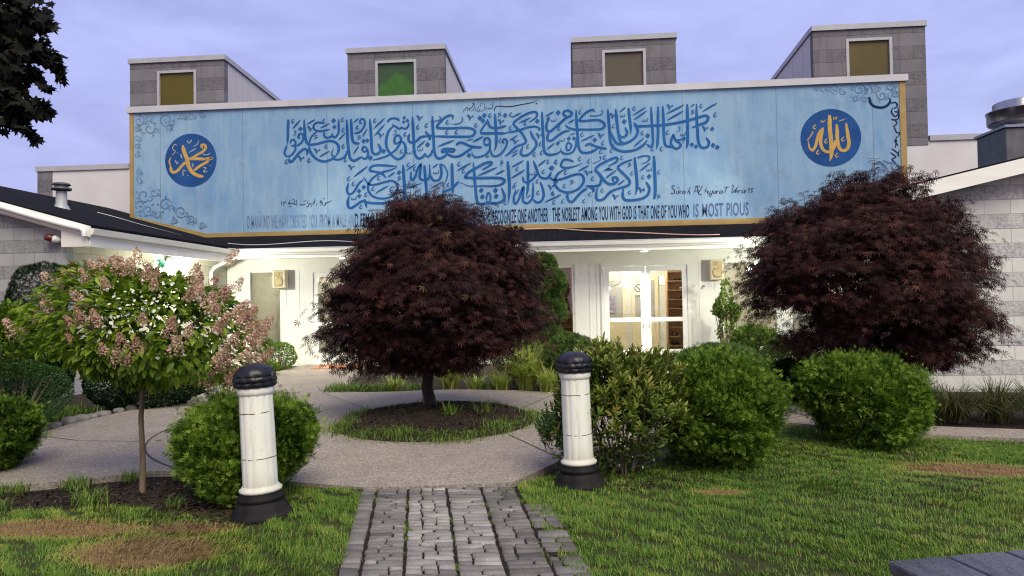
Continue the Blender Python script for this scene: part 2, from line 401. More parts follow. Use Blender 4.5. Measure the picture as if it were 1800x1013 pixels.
def soil(name, a, b, c, chips=60):
    k = NT(name); v = k.coord(kind='Object')
    n = k.noise(v, chips, 5, .75); n2 = k.noise(v, 6, 4)
    col = k.mix(k.ramp(n, [(.38, 0.), (.66, 1.)]), a, b)
    col = k.mix(k.math('MULTIPLY', k.ramp(n2, [(.5, 0.), (.75, 1.)]), .6), col, c)
    k.bump(n, .9, .03)
    return k.done(col, .95, .15)
M['mulch'] = soil('dark_mulch', (.010,.008,.007), (.055,.040,.030), (.035,.024,.018), 55)
M['chip'] = leafmat('mulch_chip', [(.0, (.016,.011,.009)), (.7, (.060,.040,.028)), (.97, (.11,.075,.05)), (1., (.30,.27,.22))], .9, 0, .1)
M['lawnsoil'] = soil('lawn_thatch', (.030,.036,.012), (.075,.085,.026), (.085,.070,.035), 70)
M['ground'] = soil('ground_turf', (.030,.045,.014), (.06,.08,.024), (.06,.05,.03), 20)
def concrete():
    k = NT('exposed_aggregate_concrete'); v = k.coord()
    vo = k.n('ShaderNodeTexVoronoi'); vo.inputs['Scale'].default_value = 75; k.l(v, vo.inputs['Vector'])
    pc = k.n('ShaderNodeSeparateColor'); k.l(vo.outputs['Color'], pc.inputs[0])
    col = k.ramp(pc.outputs[0], [(.0, (.19,.16,.135)), (.45, (.285,.245,.205)), (.8, (.35,.305,.255)), (1., (.45,.40,.35))])
    fine = k.noise(v, 160, 4, .7)
    col = k.mix(k.math('MULTIPLY', k.ramp(fine, [(.35, 1.), (.55, 0.)]), .35), col, (.10,.085,.085))
    big = k.noise(v, .9, 5, .6); b2 = k.noise(v, 5, 5, .65)
    col = k.mix(1.0, col, k.ramp(big, [(.3, .82), (.7, 1.06)]), 'MULTIPLY')
    col = k.mix(1.0, col, k.ramp(b2, [(.3, .88), (.7, 1.06)]), 'MULTIPLY')
    k.bump(k.math('ADD', vo.outputs['Distance'], fine), .5, .006)
    return k.done(col, .8, .25)
M['concrete'] = concrete()
M['joint'] = vary('dark_joint', (.03,.028,.026), (.06,.055,.045), 9, .95)
def paver():
    k = NT('worn_grey_paver'); v = k.coord()
    a = k.n('ShaderNodeAttribute', attribute_name='tint', attribute_type='GEOMETRY')
    col = k.ramp(a.outputs['Fac'], [(.0, (.085,.080,.074)), (.5, (.185,.172,.16)), (1., (.34,.32,.295))])
    n = k.noise(v, 120, 5, .75); b = k.noise(v, 3.2, 5, .65)
    col = k.mix(1.0, col, k.ramp(n, [(.3, .62), (.7, 1.25)]), 'MULTIPLY')
    col = k.mix(1.0, col, k.ramp(b, [(.3, .62), (.7, 1.2)]), 'MULTIPLY')
    k.bump(n, .55, .008)
    return k.done(col, .85, .25)
M['paver'] = paver()
M['edging'] = vary('grey_edging_stone', (.13,.12,.115), (.22,.205,.195), 8, .9, .5, 40)
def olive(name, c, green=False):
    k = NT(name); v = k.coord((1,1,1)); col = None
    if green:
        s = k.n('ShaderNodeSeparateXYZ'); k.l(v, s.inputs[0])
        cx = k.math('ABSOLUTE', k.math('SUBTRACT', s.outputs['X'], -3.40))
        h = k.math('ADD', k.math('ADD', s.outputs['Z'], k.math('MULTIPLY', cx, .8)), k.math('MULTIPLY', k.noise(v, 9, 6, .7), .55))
        f = k.ramp(k.math('SUBTRACT', h, 8.62), [(.42, 1.), (.52, 0.)])  # tree reflection painted into the pane colour
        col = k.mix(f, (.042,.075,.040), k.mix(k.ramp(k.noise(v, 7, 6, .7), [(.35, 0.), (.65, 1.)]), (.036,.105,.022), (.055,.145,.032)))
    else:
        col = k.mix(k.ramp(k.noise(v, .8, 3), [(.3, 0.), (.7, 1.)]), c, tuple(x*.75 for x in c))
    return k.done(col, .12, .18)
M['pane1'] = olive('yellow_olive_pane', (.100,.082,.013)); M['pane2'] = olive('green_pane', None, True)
M['pane3'] = olive('grey_olive_pane', (.115,.10,.075)); M['pane4'] = olive('brown_olive_pane', (.13,.105,.045))
# ------------------------------------------------------------------ brush lettering on the sign board (survey chunks: origin x, y, scale)
SIGN_Y = 19.2
CHUNK = {'A': (490,180,9), 'B': (690,180,9), 'C': (890,180,9), 'D': (1080,170,9), 'E': (590,268,9), 'F': (780,268,9), 'G': (970,262,9),
         'M1': (280,225,9.21), 'M2': (1390,180,8.44), 'BI': (800,165,11.25), 'SA': (480,340,12.857), 'SL': (1165,310,10),
         'TL': (225,180,4.22), 'TR': (1400,130,5.065), 'P': (0,0,1)}
# each line: chunk, width, then points; several strokes per chunk split by ';'. t = pointed end, d = dot, v / c / s / h = small vowel signs
VERSE = {
'A': """46t 152,272 148,400 145,550 132,680;36 272,690 255,765 200,838 145,858 103,832 92,790 112,735 132,680;36 182,655 198,605 235,592 268,640 242,690 195,680;
40 272,690 330,665 378,610 390,545 372,500 330,505 312,545 340,575;46 445,835 455,775 430,742 385,748 330,795 270,865 212,935 175,940 165,885;
46 402,272 408,420 425,570 450,645 500,672 620,655 740,622 830,612 900,635 945,690 945,775 910,845;46 478,690 500,780 560,865 640,920 730,935 830,905 910,845;
26t 905,850 855,850 840,800 872,712;38 850,895 930,908 1000,890 1060,838 1095,750;46 1076,275 1084,450 1092,620 1108,760 1130,880 1185,925 1260,895 1300,862;
38 1300,862 1365,895 1412,840 1400,745 1350,702 1322,742 1352,780 1405,765;36 702,335 640,318 580,335 552,385 570,432 630,455 710,450 810,425;30 600,470 530,530 495,600 478,670;
38 945,268 950,400 945,480 905,545 862,545 838,495;38 838,535 782,562 728,540 716,475;46 1145,262 1152,450 1165,575 1195,640 1280,655;36 1190,492 1262,480 1330,420 1362,340 1352,275 1310,265 1282,312 1315,345;
46 1442,262 1455,420 1465,600 1472,740 1495,805 1545,822 1600,790 1612,735 1568,655;d 345,420 40;d 870,290 42;d 882,390 38;d 1345,615 38;d 1402,605 36;d 1450,880 44;d 1660,775 42;
30t 218,420 345,278;28t 445,352 578,272;28t 665,405 810,330;26t 945,600 1058,482;26t 1182,820 1268,690;24t 1325,545 1402,420;26t 1185,322 1268,250;30t 1498,420 1682,250;32t 1515,530 1682,345;28t 645,862 810,768;
v 340,890;v 590,770;v 490,420;v 1600,520;c 750,700;c 1020,700;c 480,920;c 225,300;c 715,300;c 1010,280;c 1020,440;c 1245,400;c 1520,290;c 1055,910;c 125,940;u 255,480;h 1275,565;h 590,560""",
'B': """40 112,292 60,258 -30,262 -85,315;36 -10,350 60,392 108,420 150,400 190,422 240,395 262,322;46 20,372 -60,460 -98,590 -95,700 -60,775 0,850 80,900 160,868 208,780 192,665 130,600;
40 132,612 60,655 30,615 45,550 92,522 132,565 130,625 70,730 0,795 -90,850 -200,888 -310,915;46 315,225 325,400 335,600 342,740 365,845 420,890 482,862 525,800;
40 520,832 560,862 610,822 640,742;46 630,218 637,400 650,600 660,760 690,862 745,890 812,862 872,820;46 950,272 956,218 900,212 820,250 740,330 702,392 745,408 900,412 1100,405 1220,410 1292,440 1302,490 1240,540 1100,545 900,545 740,540 640,538;
40 640,538 565,515 522,460;44 590,600 585,545 540,535;44 565,535 455,550 380,612 312,640 268,620 252,570 272,498;46 1008,682 1050,642 1120,645 1220,690 1330,712 1422,712;
46 1270,718 1170,782 1080,842 980,862 890,830 838,790;42 782,802 790,755 850,735 972,745 950,785 862,770 782,802;d 1210,840 40;d 185,245 32;d 238,292 32;d 178,312 30;
38 1445,640 1462,578 1520,572 1542,640 1482,680 1445,640;36t 1545,640 1532,760 1462,832 1342,872 1272,842 1255,775;46t 1620,182 1632,380 1642,550 1637,680 1608,785;
40 1500,272 1532,372 1602,408 1700,400 1800,372;32 1502,300 1442,380 1388,470;44 1388,478 1430,490 1600,490 1800,490;d 1382,250 42;d 1452,206 42;d 1432,292 40;d 1782,206 42;
36 1555,745 1575,832 1650,852 1740,790 1795,700 1812,620 1775,578 1742,620 1772,652;36t 715,700 980,600;32t 1270,628 1440,540;20t 1160,606 1285,580;30t 385,725 520,605;d 555,670 44;
18t 735,215 760,250 720,290 570,310;18t 1090,232 1112,280 1050,338 900,346;v 415,250;v 1215,240;v 1700,310;c 400,395;c 535,370;c 1320,365;c 865,320;c 860,475;c 1010,475;c 200,510;c 140,780;c 1500,840;c 1540,210;c 1700,610;u 40,470;s 440,740;s 275,790;h 1690,205""",
'C': """44 365,315 472,240 482,172 430,152 330,182 220,242 130,312 120,352 172,412 240,482 290,562 312,622 272,662 180,692 100,752 40,812 -20,855;40 0,482 170,452 330,402 450,385 520,412 518,455;
46 378,450 420,550 470,620 472,690 420,770 340,832 262,842 230,800 262,695;46t 565,152 572,350 585,550 592,700 612,792 672,832 762,822 842,790 868,722;40 862,772 922,812 1002,812 1062,772 1102,682 1112,560;
34 962,775 950,692 980,640 1032,682 1002,750 955,765;46 1104,122 1115,350 1130,550 1142,680 1172,772 1242,802 1352,782 1462,722;44 1245,692 1312,660 1400,692 1500,722 1592,735;d 490,300 42;d 820,165 44;d 815,650 38;d 990,575 38;d 1070,572 36;d 1400,595 42;
44 962,212 912,205 912,152 970,132 1032,162 1020,212 940,252 850,332 760,412 692,462 642,440 636,352 682,240;42 1388,155 1370,118 1280,152 1192,232 1160,290 1252,295 1442,280 1532,320 1556,372 1500,422 1352,432 1200,432 1082,432 982,402 932,358;
44 1005,450 902,472 800,542 722,602 662,602 650,542 682,470;46 1605,112 1622,300 1637,500 1652,640 1702,722 1795,775;44 1730,102 1752,300 1772,480 1802,610 1850,640;32t 85,242 240,165;30t 195,332 392,240;26t 50,606 185,520;24t 90,812 195,748;24t 85,862 185,800;28t 620,222 760,145;28t 980,332 1078,272;32t 645,745 765,645;22t 1010,516 1090,486;30t 1180,618 1402,515;
v 130,625;v 500,530;v 1480,530;v 1670,215;c 70,195;c 300,335;c 65,410;c 665,260;c 835,415;c 540,660;c 555,800;c 445,825;c 340,700;c 1165,155;c 1195,515;c 1525,650;c 1490,785;c 1660,770;c 1690,380;s 750,275;s 880,590;u 1510,160;18t 1320,215 1440,215 1520,180""",
'D': """46 18,198 32,350 52,500 72,602 122,642 182,620 200,560 165,485;46t 222,182 240,350 255,480 258,612;46 -60,560 20,722 100,752 222,722 322,652 370,562 345,470 312,412;50 312,432 342,470 452,468 602,462 802,448 1002,415 1202,368 1352,322 1442,302 1482,332 1452,402 1332,452 1225,492;
46 -60,722 0,812 100,862 202,868 332,842 452,772 520,690;42 512,752 572,792 607,740 607,600 592,400 580,162;46t 690,158 690,400 690,600 680,760 660,838;46 765,148 775,400 785,650 812,772 882,792 935,772;
42 932,590 902,680 900,762 962,822 1032,802 1042,752 962,682 938,600;32t 960,692 1052,682 1112,652 1078,745;50t 1150,122 1156,350 1160,600 1155,750 1135,832;46 1300,118 1302,350 1316,550 1326,700 1362,792 1422,812 1482,782 1492,712 1448,650;
d 1225,760 38;d 1290,792 38;d 1560,770 42;d 1627,802 42;d 525,620 44;d 155,395 44;28t 78,252 180,165;30t 290,300 502,168;32t 308,368 512,225;32t 300,800 472,650;34t 820,275 1105,130;34t 835,375 1095,225;30t 1390,238 1625,100;22t 1205,162 1275,115;v 1420,510;v 860,165;d 1545,510 36;c 1590,290;c 1370,150;c 310,190;c 440,580;c 835,570;c 600,830;c 740,830;s 130,290;s 490,365;s 1085,590;h 1240,250;u 1020,510""",
'E': """44 800,402 722,332 602,302 545,290 562,232 652,205 802,210 972,225;40 962,242 862,282 722,322 622,382 552,452 512,542 532,632 602,702 722,732 852,712 952,642 982,552 952,482 882,450 782,470 622,512 522,502 445,395;
40 440,430 362,502 322,572 272,642 212,662 182,602 200,482;46 215,690 195,772 202,862 252,880 332,832 422,772 502,792 602,805 752,805 902,780 968,700;44t 450,742 475,800 490,882;d 1005,320 42;d 445,552 40;d 370,612 40;d 376,690 38;36t 285,392 512,218;30t 825,396 940,312;32t 630,648 835,528;28t 1112,292 1268,188;28t 1488,582 1702,458;28t 1110,570 1362,490;
48 1065,198 1080,400 1092,600 1097,760;42 1192,300 1192,400 1217,440 1262,382 1302,262 1350,190 1342,282 1332,402 1392,442 1452,430 1490,362 1485,192;46t 1405,205 1420,402 1437,602 1440,780;44 1502,362 1542,440 1622,442 1667,382 1672,282 1650,182;24t 1655,182 1722,222 1772,332 1752,432 1720,500;28t 1535,250 1620,180;46 980,760 950,830 1010,860 1100,830 1250,840;
v 235,240;c 205,420;c 280,500;c 590,580;c 880,580;c 1025,610;c 480,670;c 400,865;c 680,410;c 1150,200;c 1165,490;c 1250,260;s 290,720;s 1590,310;h 1010,420""",
'F': """48 130,172 137,400 142,640;44 -20,622 60,602 150,552 235,462;46t 615,275 752,190 742,155 652,172 522,242 402,312 342,392 422,402 602,405 782,402 902,410 962,442 922,502 802,532 602,532 402,532 245,470;
46 470,162 485,350 502,550 517,700 542,792 602,822 702,800 852,800 950,752 962,682 918,565;30 680,762 682,682 712,640 742,702 722,782 672,772;d 595,600 42;d 612,702 42;d 820,602 44;d 832,692 42;34t 212,292 432,168;34t 538,372 848,235;28t 820,352 968,280;32t 1072,238 1268,128;32t 1068,408 1292,272;30t 1488,222 1618,118;
48t 1013,142 1030,350 1042,600 1018,815;46t 1330,132 1332,300 1332,550 1302,725;42 1245,382 1272,462 1342,472 1432,402 1472,332;46 1418,132 1470,272 1512,372 1572,410 1652,402 1702,312;42 1680,402 1742,442 1805,478;
42 1142,585 1112,700 1112,782 1142,812 1192,732 1232,602 1265,552 1252,682 1262,782 1332,802 1402,722 1412,602 1412,480;42 1410,742 1472,792 1542,772 1582,682 1562,562 1528,468;32t 1598,792 1805,690;d 1700,250 44;v 1680,555;d 1735,530 22;c 1130,510;c 1110,540;c 1575,310;c 1480,460;c 1650,150;c 1770,150;c 970,800;c 690,50;c 70,520;c 240,190;c 310,300;c 1160,265;c 1720,650;s 1400,330;c 1490,640;22t 1315,722 1375,672;22t 1130,680 1195,580;h 920,170;c 1740,790""",
'G': """40t 345,205 272,172 192,172 150,232 160,282 242,300 382,270 475,225;42 232,310 122,372 62,452 52,552 102,632 202,682 312,682 432,622 502,522 492,432 432,398 342,412 202,462 82,490 -15,480;44 895,272 1022,202 1030,138 962,152 852,202 742,262 692,332 752,402 782,472 762,562 682,590 602,590 535,588;
42t 565,580 662,642 640,690;44 560,622 482,672 402,752 332,832 272,822 245,762 250,705;46 705,332 782,432 832,502 902,552 992,550 1042,492 1012,450 962,462 985,530;44 1272,170 1152,212 1072,260 1050,302 1122,382 1192,452 1232,512 1212,572 1102,612 982,652 902,702 832,782 762,812 712,790 702,722 722,615;
48t 1310,132 1332,350 1347,500 1347,620 1320,732;30t 1350,142 1452,112 1540,122 1522,192 1405,245;50t 1615,112 1627,350 1637,600 1627,760 1603,795;46 1490,520 1532,592 1542,662 1502,742 1402,792 1252,812 1152,800 1122,732 1132,620;d 1540,435 42;d 5,300 40;32t 418,352 588,262;32t 852,462 1028,328;28t 1042,578 1152,488;30t 1385,355 1562,220;30t -10,800 150,720;
v 550,380;v 1400,650;v 990,760;d 1455,655 24;d 630,365 24;c 65,215;c 585,200;c 195,590;c 170,830;c 505,830;c 1265,390;c 1230,690;c 1440,450;c 1690,370;c 795,660;c 215,380;c 440,160;c 830,140;c 1105,145;c 600,720;u 760,150;16t 640,240 740,190;h 320,530;h 1690,760;h 1230,260;c 645,470;20t 830,335 920,300 870,330 960,325 780,360;s 1540,320;24t 40,740 10,680"""}
GOLD1 = {'M1': """66 380,282 410,400 452,505 477,622 542,722 622,770 718,790;46 700,332 688,282 738,278 752,340 702,362;44 742,368 642,420 542,480 490,502;56 490,504 602,500 742,508;40t 742,500 855,492 742,545;50 800,540 742,570 642,630 562,690;50 450,540 372,610 302,690 232,722 195,690 188,620;24t 188,620 165,545 195,460"""}
PALE1 = {'M1': """18t 480,402 602,328;12t 555,302 620,262 642,195;16 455,200 470,240 498,240 530,190;18t 348,420 370,500;16t 255,520 290,582 305,540;16 712,640 758,650 718,712 785,708;16 388,782 388,690 432,700;14t 448,770 478,780;13 208,440 262,385 218,340 250,268 290,290;15 698,420 762,440 828,410;14 820,605 830,620;14t 290,400 300,410;16t 530,570 550,610 535,640"""}
GOLD2 = {'M2': """62t 575,190 580,400 600,600 602,780 578,872;54 680,322 687,450 692,562 722,682 782,718 842,682 862,602 845,482 820,310;50 655,560 652,650 602,718 532,735 472,692 442,602 450,502 482,375;46t 478,385 432,440 398,522 368,642 322,712 278,672 255,570;c 350,370;c 520,580;c 770,550;c 398,745;c 680,790;18 305,440 325,450 280,522 242,568;20 630,225 640,250 655,225 665,255 685,215;16t 702,285 808,250;20t 440,270 470,295 515,258"""}
BISM = {'BI': """12t 160,370 190,310 245,270;14 215,270 262,285 322,280 372,190 340,195;10 378,200 375,290 318,350;9t 398,265 395,355;12 430,285 440,335 475,345 500,300;9t 500,178 500,262;11 530,195 560,200;10 590,172 585,280 560,330 500,352;9t 612,250 612,345;12 640,292 672,285 692,300 742,262 748,160;10 690,215 705,205;15t 772,340 790,280 830,245;20t 800,245 900,248 1002,256 1152,246 1302,216 1452,190 1562,160 1645,122;d 1610,195 16;d 248,325 14;d 290,320 14;d 465,270 12"""}
SURA = {'SA': """16t 195,172 200,278;16t 240,180 250,292;14 240,192 270,208 300,182;16 338,252 378,200 372,242 440,222 468,240;14t 358,300 412,290;14t 440,150 485,128;14 485,160 482,252;14 522,142 530,222 482,262;14t 545,230 540,298;20t 608,238 650,266 745,238;14t 790,150 785,252;14t 680,190 755,160;18t 820,220 800,290 738,316;16 820,232 880,242 942,240;14t 945,128 938,202;14 955,210 900,205;14t 992,240 985,282;15 1060,222 1078,168 1110,190 1060,222;14t 1118,132 1178,115;16t 1128,200 1108,250 1068,266;18t 1148,288 1190,242 1178,205;16t 1185,225 1252,202 1332,158;d 865,290 16;d 390,165 12"""}
LATIN = {'SL': """15 218,178 188,165 160,192 200,242 205,290 162,312 148,290;10 245,250 240,302 270,302 280,250 276,305;8 255,215 275,196 297,226;10 300,255 300,306 310,266 342,256;11 385,265 355,260 345,302 375,302 392,260 396,306;11t 492,178 425,306;10 438,272 475,262 468,305 492,300;13 542,302 602,178 622,305;11 558,192 602,170 662,182;10 558,262 642,256;13 702,170 652,250 632,310 692,322;11t 772,180 728,302;11 742,268 780,256 785,302;11 802,255 796,300 828,296 838,256;11 882,240 860,320 832,356 815,335 872,290;11 897,250 890,302 922,296 932,252 927,302;10 945,250 945,302 960,262 988,256;11 1040,256 1005,262 996,302 1030,296 1047,256 1046,302;12t 1132,178 1086,298;11t 1072,206 1172,184;12 1215,168 1242,172 1218,292 1332,178;11 1270,276 1312,256 1290,240 1270,282 1302,296;10 1330,250 1325,298 1340,258 1368,250;10 1412,245 1385,260 1405,282 1378,296;10 1430,276 1467,255 1445,245 1425,286 1462,290;11 1495,226 1522,210 1508,292;10 1545,216 1582,216 1555,245 1577,266 1540,292"""}
NAVYSCROLL = {'TR': """26t 648,205 660,260 700,292 762,300 812,278 835,235 810,205;14 835,262 880,255 898,285 870,310;13 862,300 845,340 880,380 908,345 870,335;12 905,300 905,400 840,408;11 870,405 895,440 860,470;11 870,470 890,520 918,525 905,560;11 895,555 880,600 905,640;10 870,600 890,590 880,660;12 845,665 895,700 915,735;12 835,700 885,740 850,760 888,800;10 915,680 900,730""",
 }
DUSTYSCROLL = {'TR': """16 665,870 690,810 740,800 790,830 780,880;14 800,800 850,790 900,810 920,850;15 770,770 820,790 880,800;12 730,920 725,870 760,850 780,870;13 840,830 870,870 830,880;12 900,840 880,900 910,920;12 660,880 700,800 760,790 810,850"""}

def crom(pts, n=6):
    P = [Vector((p[0], p[1])) for p in pts]
    if len(P) < 3: return [P[0].lerp(P[-1], i/n) for i in range(n+1)]
    Q = [P[0]*2-P[1]]+P+[P[-1]*2-P[-2]]; out = []
    for i in range(1, len(Q)-2):
        a, b, c, d = Q[i-1:i+3]
        for k in range(n):
            t = k/n
            out.append(0.5*((2*b)+(c-a)*t+(2*a-5*b+4*c-d)*t*t+(3*b-a-3*c+d)*t**3))
    out.append(P[-1]); return out

class Paint:
    """flat brush strokes lying a few millimetres in front of the sign board"""
    def __init__(s): s.mb = MB(); s.i = 0
    def lift(s):
        s.i += 1; return SIGN_Y-.006-(s.i % 60)*.00018
    def pt(s, ch, x, y, Y):
        ox, oy, k = CHUNK[ch]; return on_y(ox+x/k, oy+y/k, SIGN_Y)[::2] + (Y,)
    def ribbon(s, ch, pts, w, point=False, sub=6):
        Y = s.lift(); C = crom(pts, sub); n = len(C); L = []; R = []
        for i, p in enumerate(C):
            t = C[min(i+1, n-1)]-C[max(i-1, 0)]
            if t.length < 1e-6: t = Vector((1, 0))
            t.normalize(); nn = Vector((-t.y, t.x)); f = i/(n-1)
            k = 1.0-.16*abs(t.x)                                   # broad pen: level strokes a little thinner
            if point: k *= min(1, .22+3.2*min(f, 1-f)) if len(pts) == 2 else min(1, .15+3.0*(1-f))*min(1, .6+4*f)
            else: k *= min(1, .45+6*min(f, 1-f))
            q = w*.5*k
            # chisel ends: lean the end cut to the pen angle
            L.append(p+nn*q); R.append(p-nn*q)
        vs = []
        for a, b in zip(L, R):
            for e in (a, b):
                x, z, y = s.pt(ch, e.x, e.y, Y); vs.append((x, y, z))
        s.mb.add(vs, [(2*i, 2*i+1, 2*i+3, 2*i+2) for i in range(n-1)])
    def poly(s, ch, pts):
        Y = s.lift(); vs = []
        for p in pts:
            x, z, y = s.pt(ch, p[0], p[1], Y); vs.append((x, y, z))
        s.mb.add(vs, [tuple(range(len(vs)))])
    def run(s, D):
        for ch, txt in D.items():
            for st in txt.replace('\n', '').split(';'):
                tk = st.split()
                if not tk: continue
                h = tk[0]
                if h in 'dvcsuh':
                    x, y = map(float, tk[1].split(',')); q = float(tk[2]) if len(tk) > 2 else 40
                    if h == 'd': s.poly(ch, [(x-q*.95, y+q*.15), (x-q*.1, y-q), (x+q*.95, y-q*.15), (x+q*.1, y+q)])
                    elif h == 'v':
                        s.ribbon(ch, [(x-32, y-22), (x-12, y-30), (x+2, y-5), (x+8, y+48)], 30, True); s.ribbon(ch, [(x+8, y+48), (x+25, y+2), (x+55, y-18)], 13); s.poly(ch, [(x+42, y-18), (x+56, y-34), (x+70, y-18), (x+56, y-2)])
                    elif h == 'c':
                        s.ribbon(ch, [(x+18, y-38), (x-12, y-8), (x-16, y+16), (x+6, y+26), (x+32, y+2)], 18, True)
                    elif h == 's':
                        s.ribbon(ch, [(x-42, y-2), (x-34, y+26), (x-10, y+26), (x-2, y-4)], 13); s.ribbon(ch, [(x-2, y+16), (x+18, y+28), (x+36, y+8), (x+38, y-26)], 13)
                    elif h == 'u':
                        s.ribbon(ch, [(x-10, y-10), (x+4, y-32), (x+20, y-12), (x, y+4)], 11); s.ribbon(ch, [(x+18, y-10), (x+8, y+30), (x-50, y+56)], 11, True)
                    elif h == 'h':
                        s.ribbon(ch, [(x+26, y-34), (x-12, y-32), (x-18, y-8), (x+24, y-10)], 13); s.ribbon(ch, [(x+30, y-8), (x-34, y+34)], 13)
                    continue
                w = float(h.rstrip('t')); pts = [tuple(map(float, q.split(','))) for q in tk[1:]]
                s.ribbon(ch, pts, w, h.endswith('t'))
        return s
    def scroll(s, ch, x, y, r, a0, turns, w, sgn=1):
        pts = []
        for i in range(15):
            f = i/14; a = a0+sgn*2*math.pi*turns*f; q = r*(1-.86*f)
            pts.append((x+math.cos(a)*q, y+math.sin(a)*q))
        s.ribbon(ch, pts, w, True, 3)
    def build(s, name, mat, parent): return s.mb.build(name, mat, parent)

def lettering(name, segs, mat, parent, lift=.008):
    """printed capitals: text from the built in typeface, fitted between four corners on the board"""
    V = []; F = []
    for txt, (x0, yt0, yb0), (x1, yt1, yb1) in segs:
        cu = bpy.data.curves.new('t', 'FONT'); cu.body = txt; cu.resolution_u = 3; cu.offset = .012; cu.space_character = 1.06
        ob = bpy.data.objects.new('t', cu); COL.objects.link(ob)
        dg = bpy.context.evaluated_depsgraph_get(); me = ob.evaluated_get(dg).to_mesh()
        P = np.array([v.co[:] for v in me.vertices]); fs = [list(p.vertices) for p in me.polygons]
        ob.evaluated_get(dg).to_mesh_clear(); bpy.data.objects.remove(ob); bpy.data.curves.remove(cu)
        lo, hi = P.min(0), P.max(0); b = len(V)
        for p in P:
            u = (p[0]-lo[0])/(hi[0]-lo[0]); v = (p[1]-lo[1])/(hi[1]-lo[1])
            px = x0+(x1-x0)*u; top = yt0+(yt1-yt0)*u; bot = yb0+(yb1-yb0)*u
            q = on_y(px, bot+(top-bot)*v, SIGN_Y); V.append((q[0], SIGN_Y-lift, q[2]))
        F += [[b+i for i in f] for f in fs]
    mb = MB(); mb.v = V; mb.f = F; mb.m = [0]*len(F); mb.sm = [False]*len(F)
    return mb.build(name, mat, parent)
# ================================================================== ground, walks, lawns
rng = np.random.default_rng(11); random.seed(11)
def fnoise(x, y, s=1.0, seed=0, oct=4):
    r = np.random.default_rng(1000+seed); z = np.zeros_like(x, dtype=float); a = 1.0; tot = 0
    for o in range(oct):
        for _ in range(5):
            th = r.uniform(0, 2*np.pi); ph = r.uniform(0, 2*np.pi); f = s*(1.9**o)*r.uniform(.7, 1.3)
            z += a*np.sin((x*np.cos(th)+y*np.sin(th))*f+ph)/5
        tot += a; a *= .55
    return z/tot*2.0
def inside(x, y, poly):
    c = np.zeros(len(x), bool); n = len(poly)
    for i in range(n):
        x0, y0 = poly[i]; x1, y1 = poly[(i+1) % n]
        m = ((y0 > y) != (y1 > y)) & (x < (x1-x0)*(y-y0)/((y1-y0) or 1e-9)+x0)
        c ^= m
    return c
def sheet(name, x0, x1, y0, y1, nx, ny, h, mat, kind='structure'):
    X, Y = np.meshgrid(np.linspace(x0, x1, nx+1), np.linspace(y0, y1, ny+1)); X = X.ravel(); Y = Y.ravel()
    Z = h(X, Y); V = np.stack([X, Y, Z], 1); i = np.arange(nx*ny); r = i//nx; c = i % nx; a = r*(nx+1)+c
    o = np_mesh(name, V, np.stack([a, a+1, a+nx+2, a+nx+1], 1), mat, smooth=True); o['kind'] = kind; return o
def smooth_poly(pts, n=5):
    P = pts; out = []; m = len(P)
    for i in range(m):
        p0, p1, p2, p3 = P[i-1], P[i], P[(i+1) % m], P[(i+2) % m]
        for k in range(n):
            t = k/n
            f = lambda a, b, c, d: .5*(2*b+(c-a)*t+(2*a-5*b+4*c-d)*t*t+(3*b-a-3*c+d)*t**3)
            out.append((f(p0[0],p1[0],p2[0],p3[0]), f(p0[1],p1[1],p2[1],p3[1])))
    return out

sheet('ground', -120, 120, -60, 140, 60, 50, lambda x, y: np.full_like(x, -.14), M['ground'])
CONC_LOW = [(-12,4.6),(-9,5.1),(-6.5,5.6),(-5.11,5.92),(-4.57,6.14),(-4.1,6.50),(-3.7,6.55),(-3.2,6.33),(-2.6,6.16),(-1.8,5.96),(-1.19,6.05),(-.56,6.14),(-.16,7.01),(.15,7.6),(.9,8.5),(1.7,9.1),(2.6,9.2),(3.3,8.8),(3.9,8.38),(4.87,8.12),(9,6.6),(13,5.2)]
CONC_UP = [(13,5.9),(9,7.25),(5.14,8.70),(4.1,8.95),(3.2,9.6),(2.95,10.3),(2.9,12),(3.1,18.58),(.5,18.58),(.4,14),(-.35,12.35),(-1.12,12.66),(-2.2,12.85),(-3.13,12.6),(-3.72,12.5),(-4.19,12.6),(-4.55,14.1),(-4.95,16.2),(-4.6,18.58),(-7.2,18.58),(-7.13,16.35),(-6.75,12.6),(-6.85,10.5),(-6.90,9.2),(-6.75,8.2),(-7.4,7.4),(-9,6.9),(-12,6.3)]
CONC = CONC_LOW+CONC_UP
mb = MB(); mb.prism([(x, y, 0) for x, y in CONC], (0,0,-.09), (0,0,0))
walk = mb.build('concrete_walk', M['concrete']); walk['kind'] = 'structure'
# control joints and the dark ring round the circular slab
CC = (-1.85, 9.45)
mb = MB()
def strip(pts, w, z=.004):
    pts = [Vector((p[0], p[1], z)) for p in pts]
    for a, b in zip(pts, pts[1:]):
        t = (b-a).normalized(); n = Vector((-t.y, t.x, 0))*w*.5
        mb.add([a-n, b-n, b+n, a+n], [(0,1,2,3)])
ring = [(CC[0]+3.42*math.cos(a), CC[1]-.25+3.2*math.sin(a)) for a in np.linspace(RAD(150), RAD(236), 30)]
strip(ring, .022)
strip([(-6.7,8.35),(-5.9,8.0),(-5.05,7.95)], .012, .0045); strip([(-5.25,8.6),(-4.0,9.0),(-3.2,9.25)], .012, .005)
strip([(-3.0,10.3),(-4.5,12.4)], .012, .0055); strip([(-.78,8.35),(-.14,7.05)], .014, .006); strip([(-.75,10.6),(-.3,12.3)], .012, .0065)
strip([(-6.8,12.4),(-4.2,12.55)], .012, .007); strip([(-6.9,15.4),(-4.85,15.5)], .012, .0075); strip([(2.4,9.25),(3.1,9.75)], .012, .008)
strip([(-9.5,5.05),(-8.6,6.95)], .012, .0085); strip([(6.2,7.65),(6.6,8.1)], .012, .009)
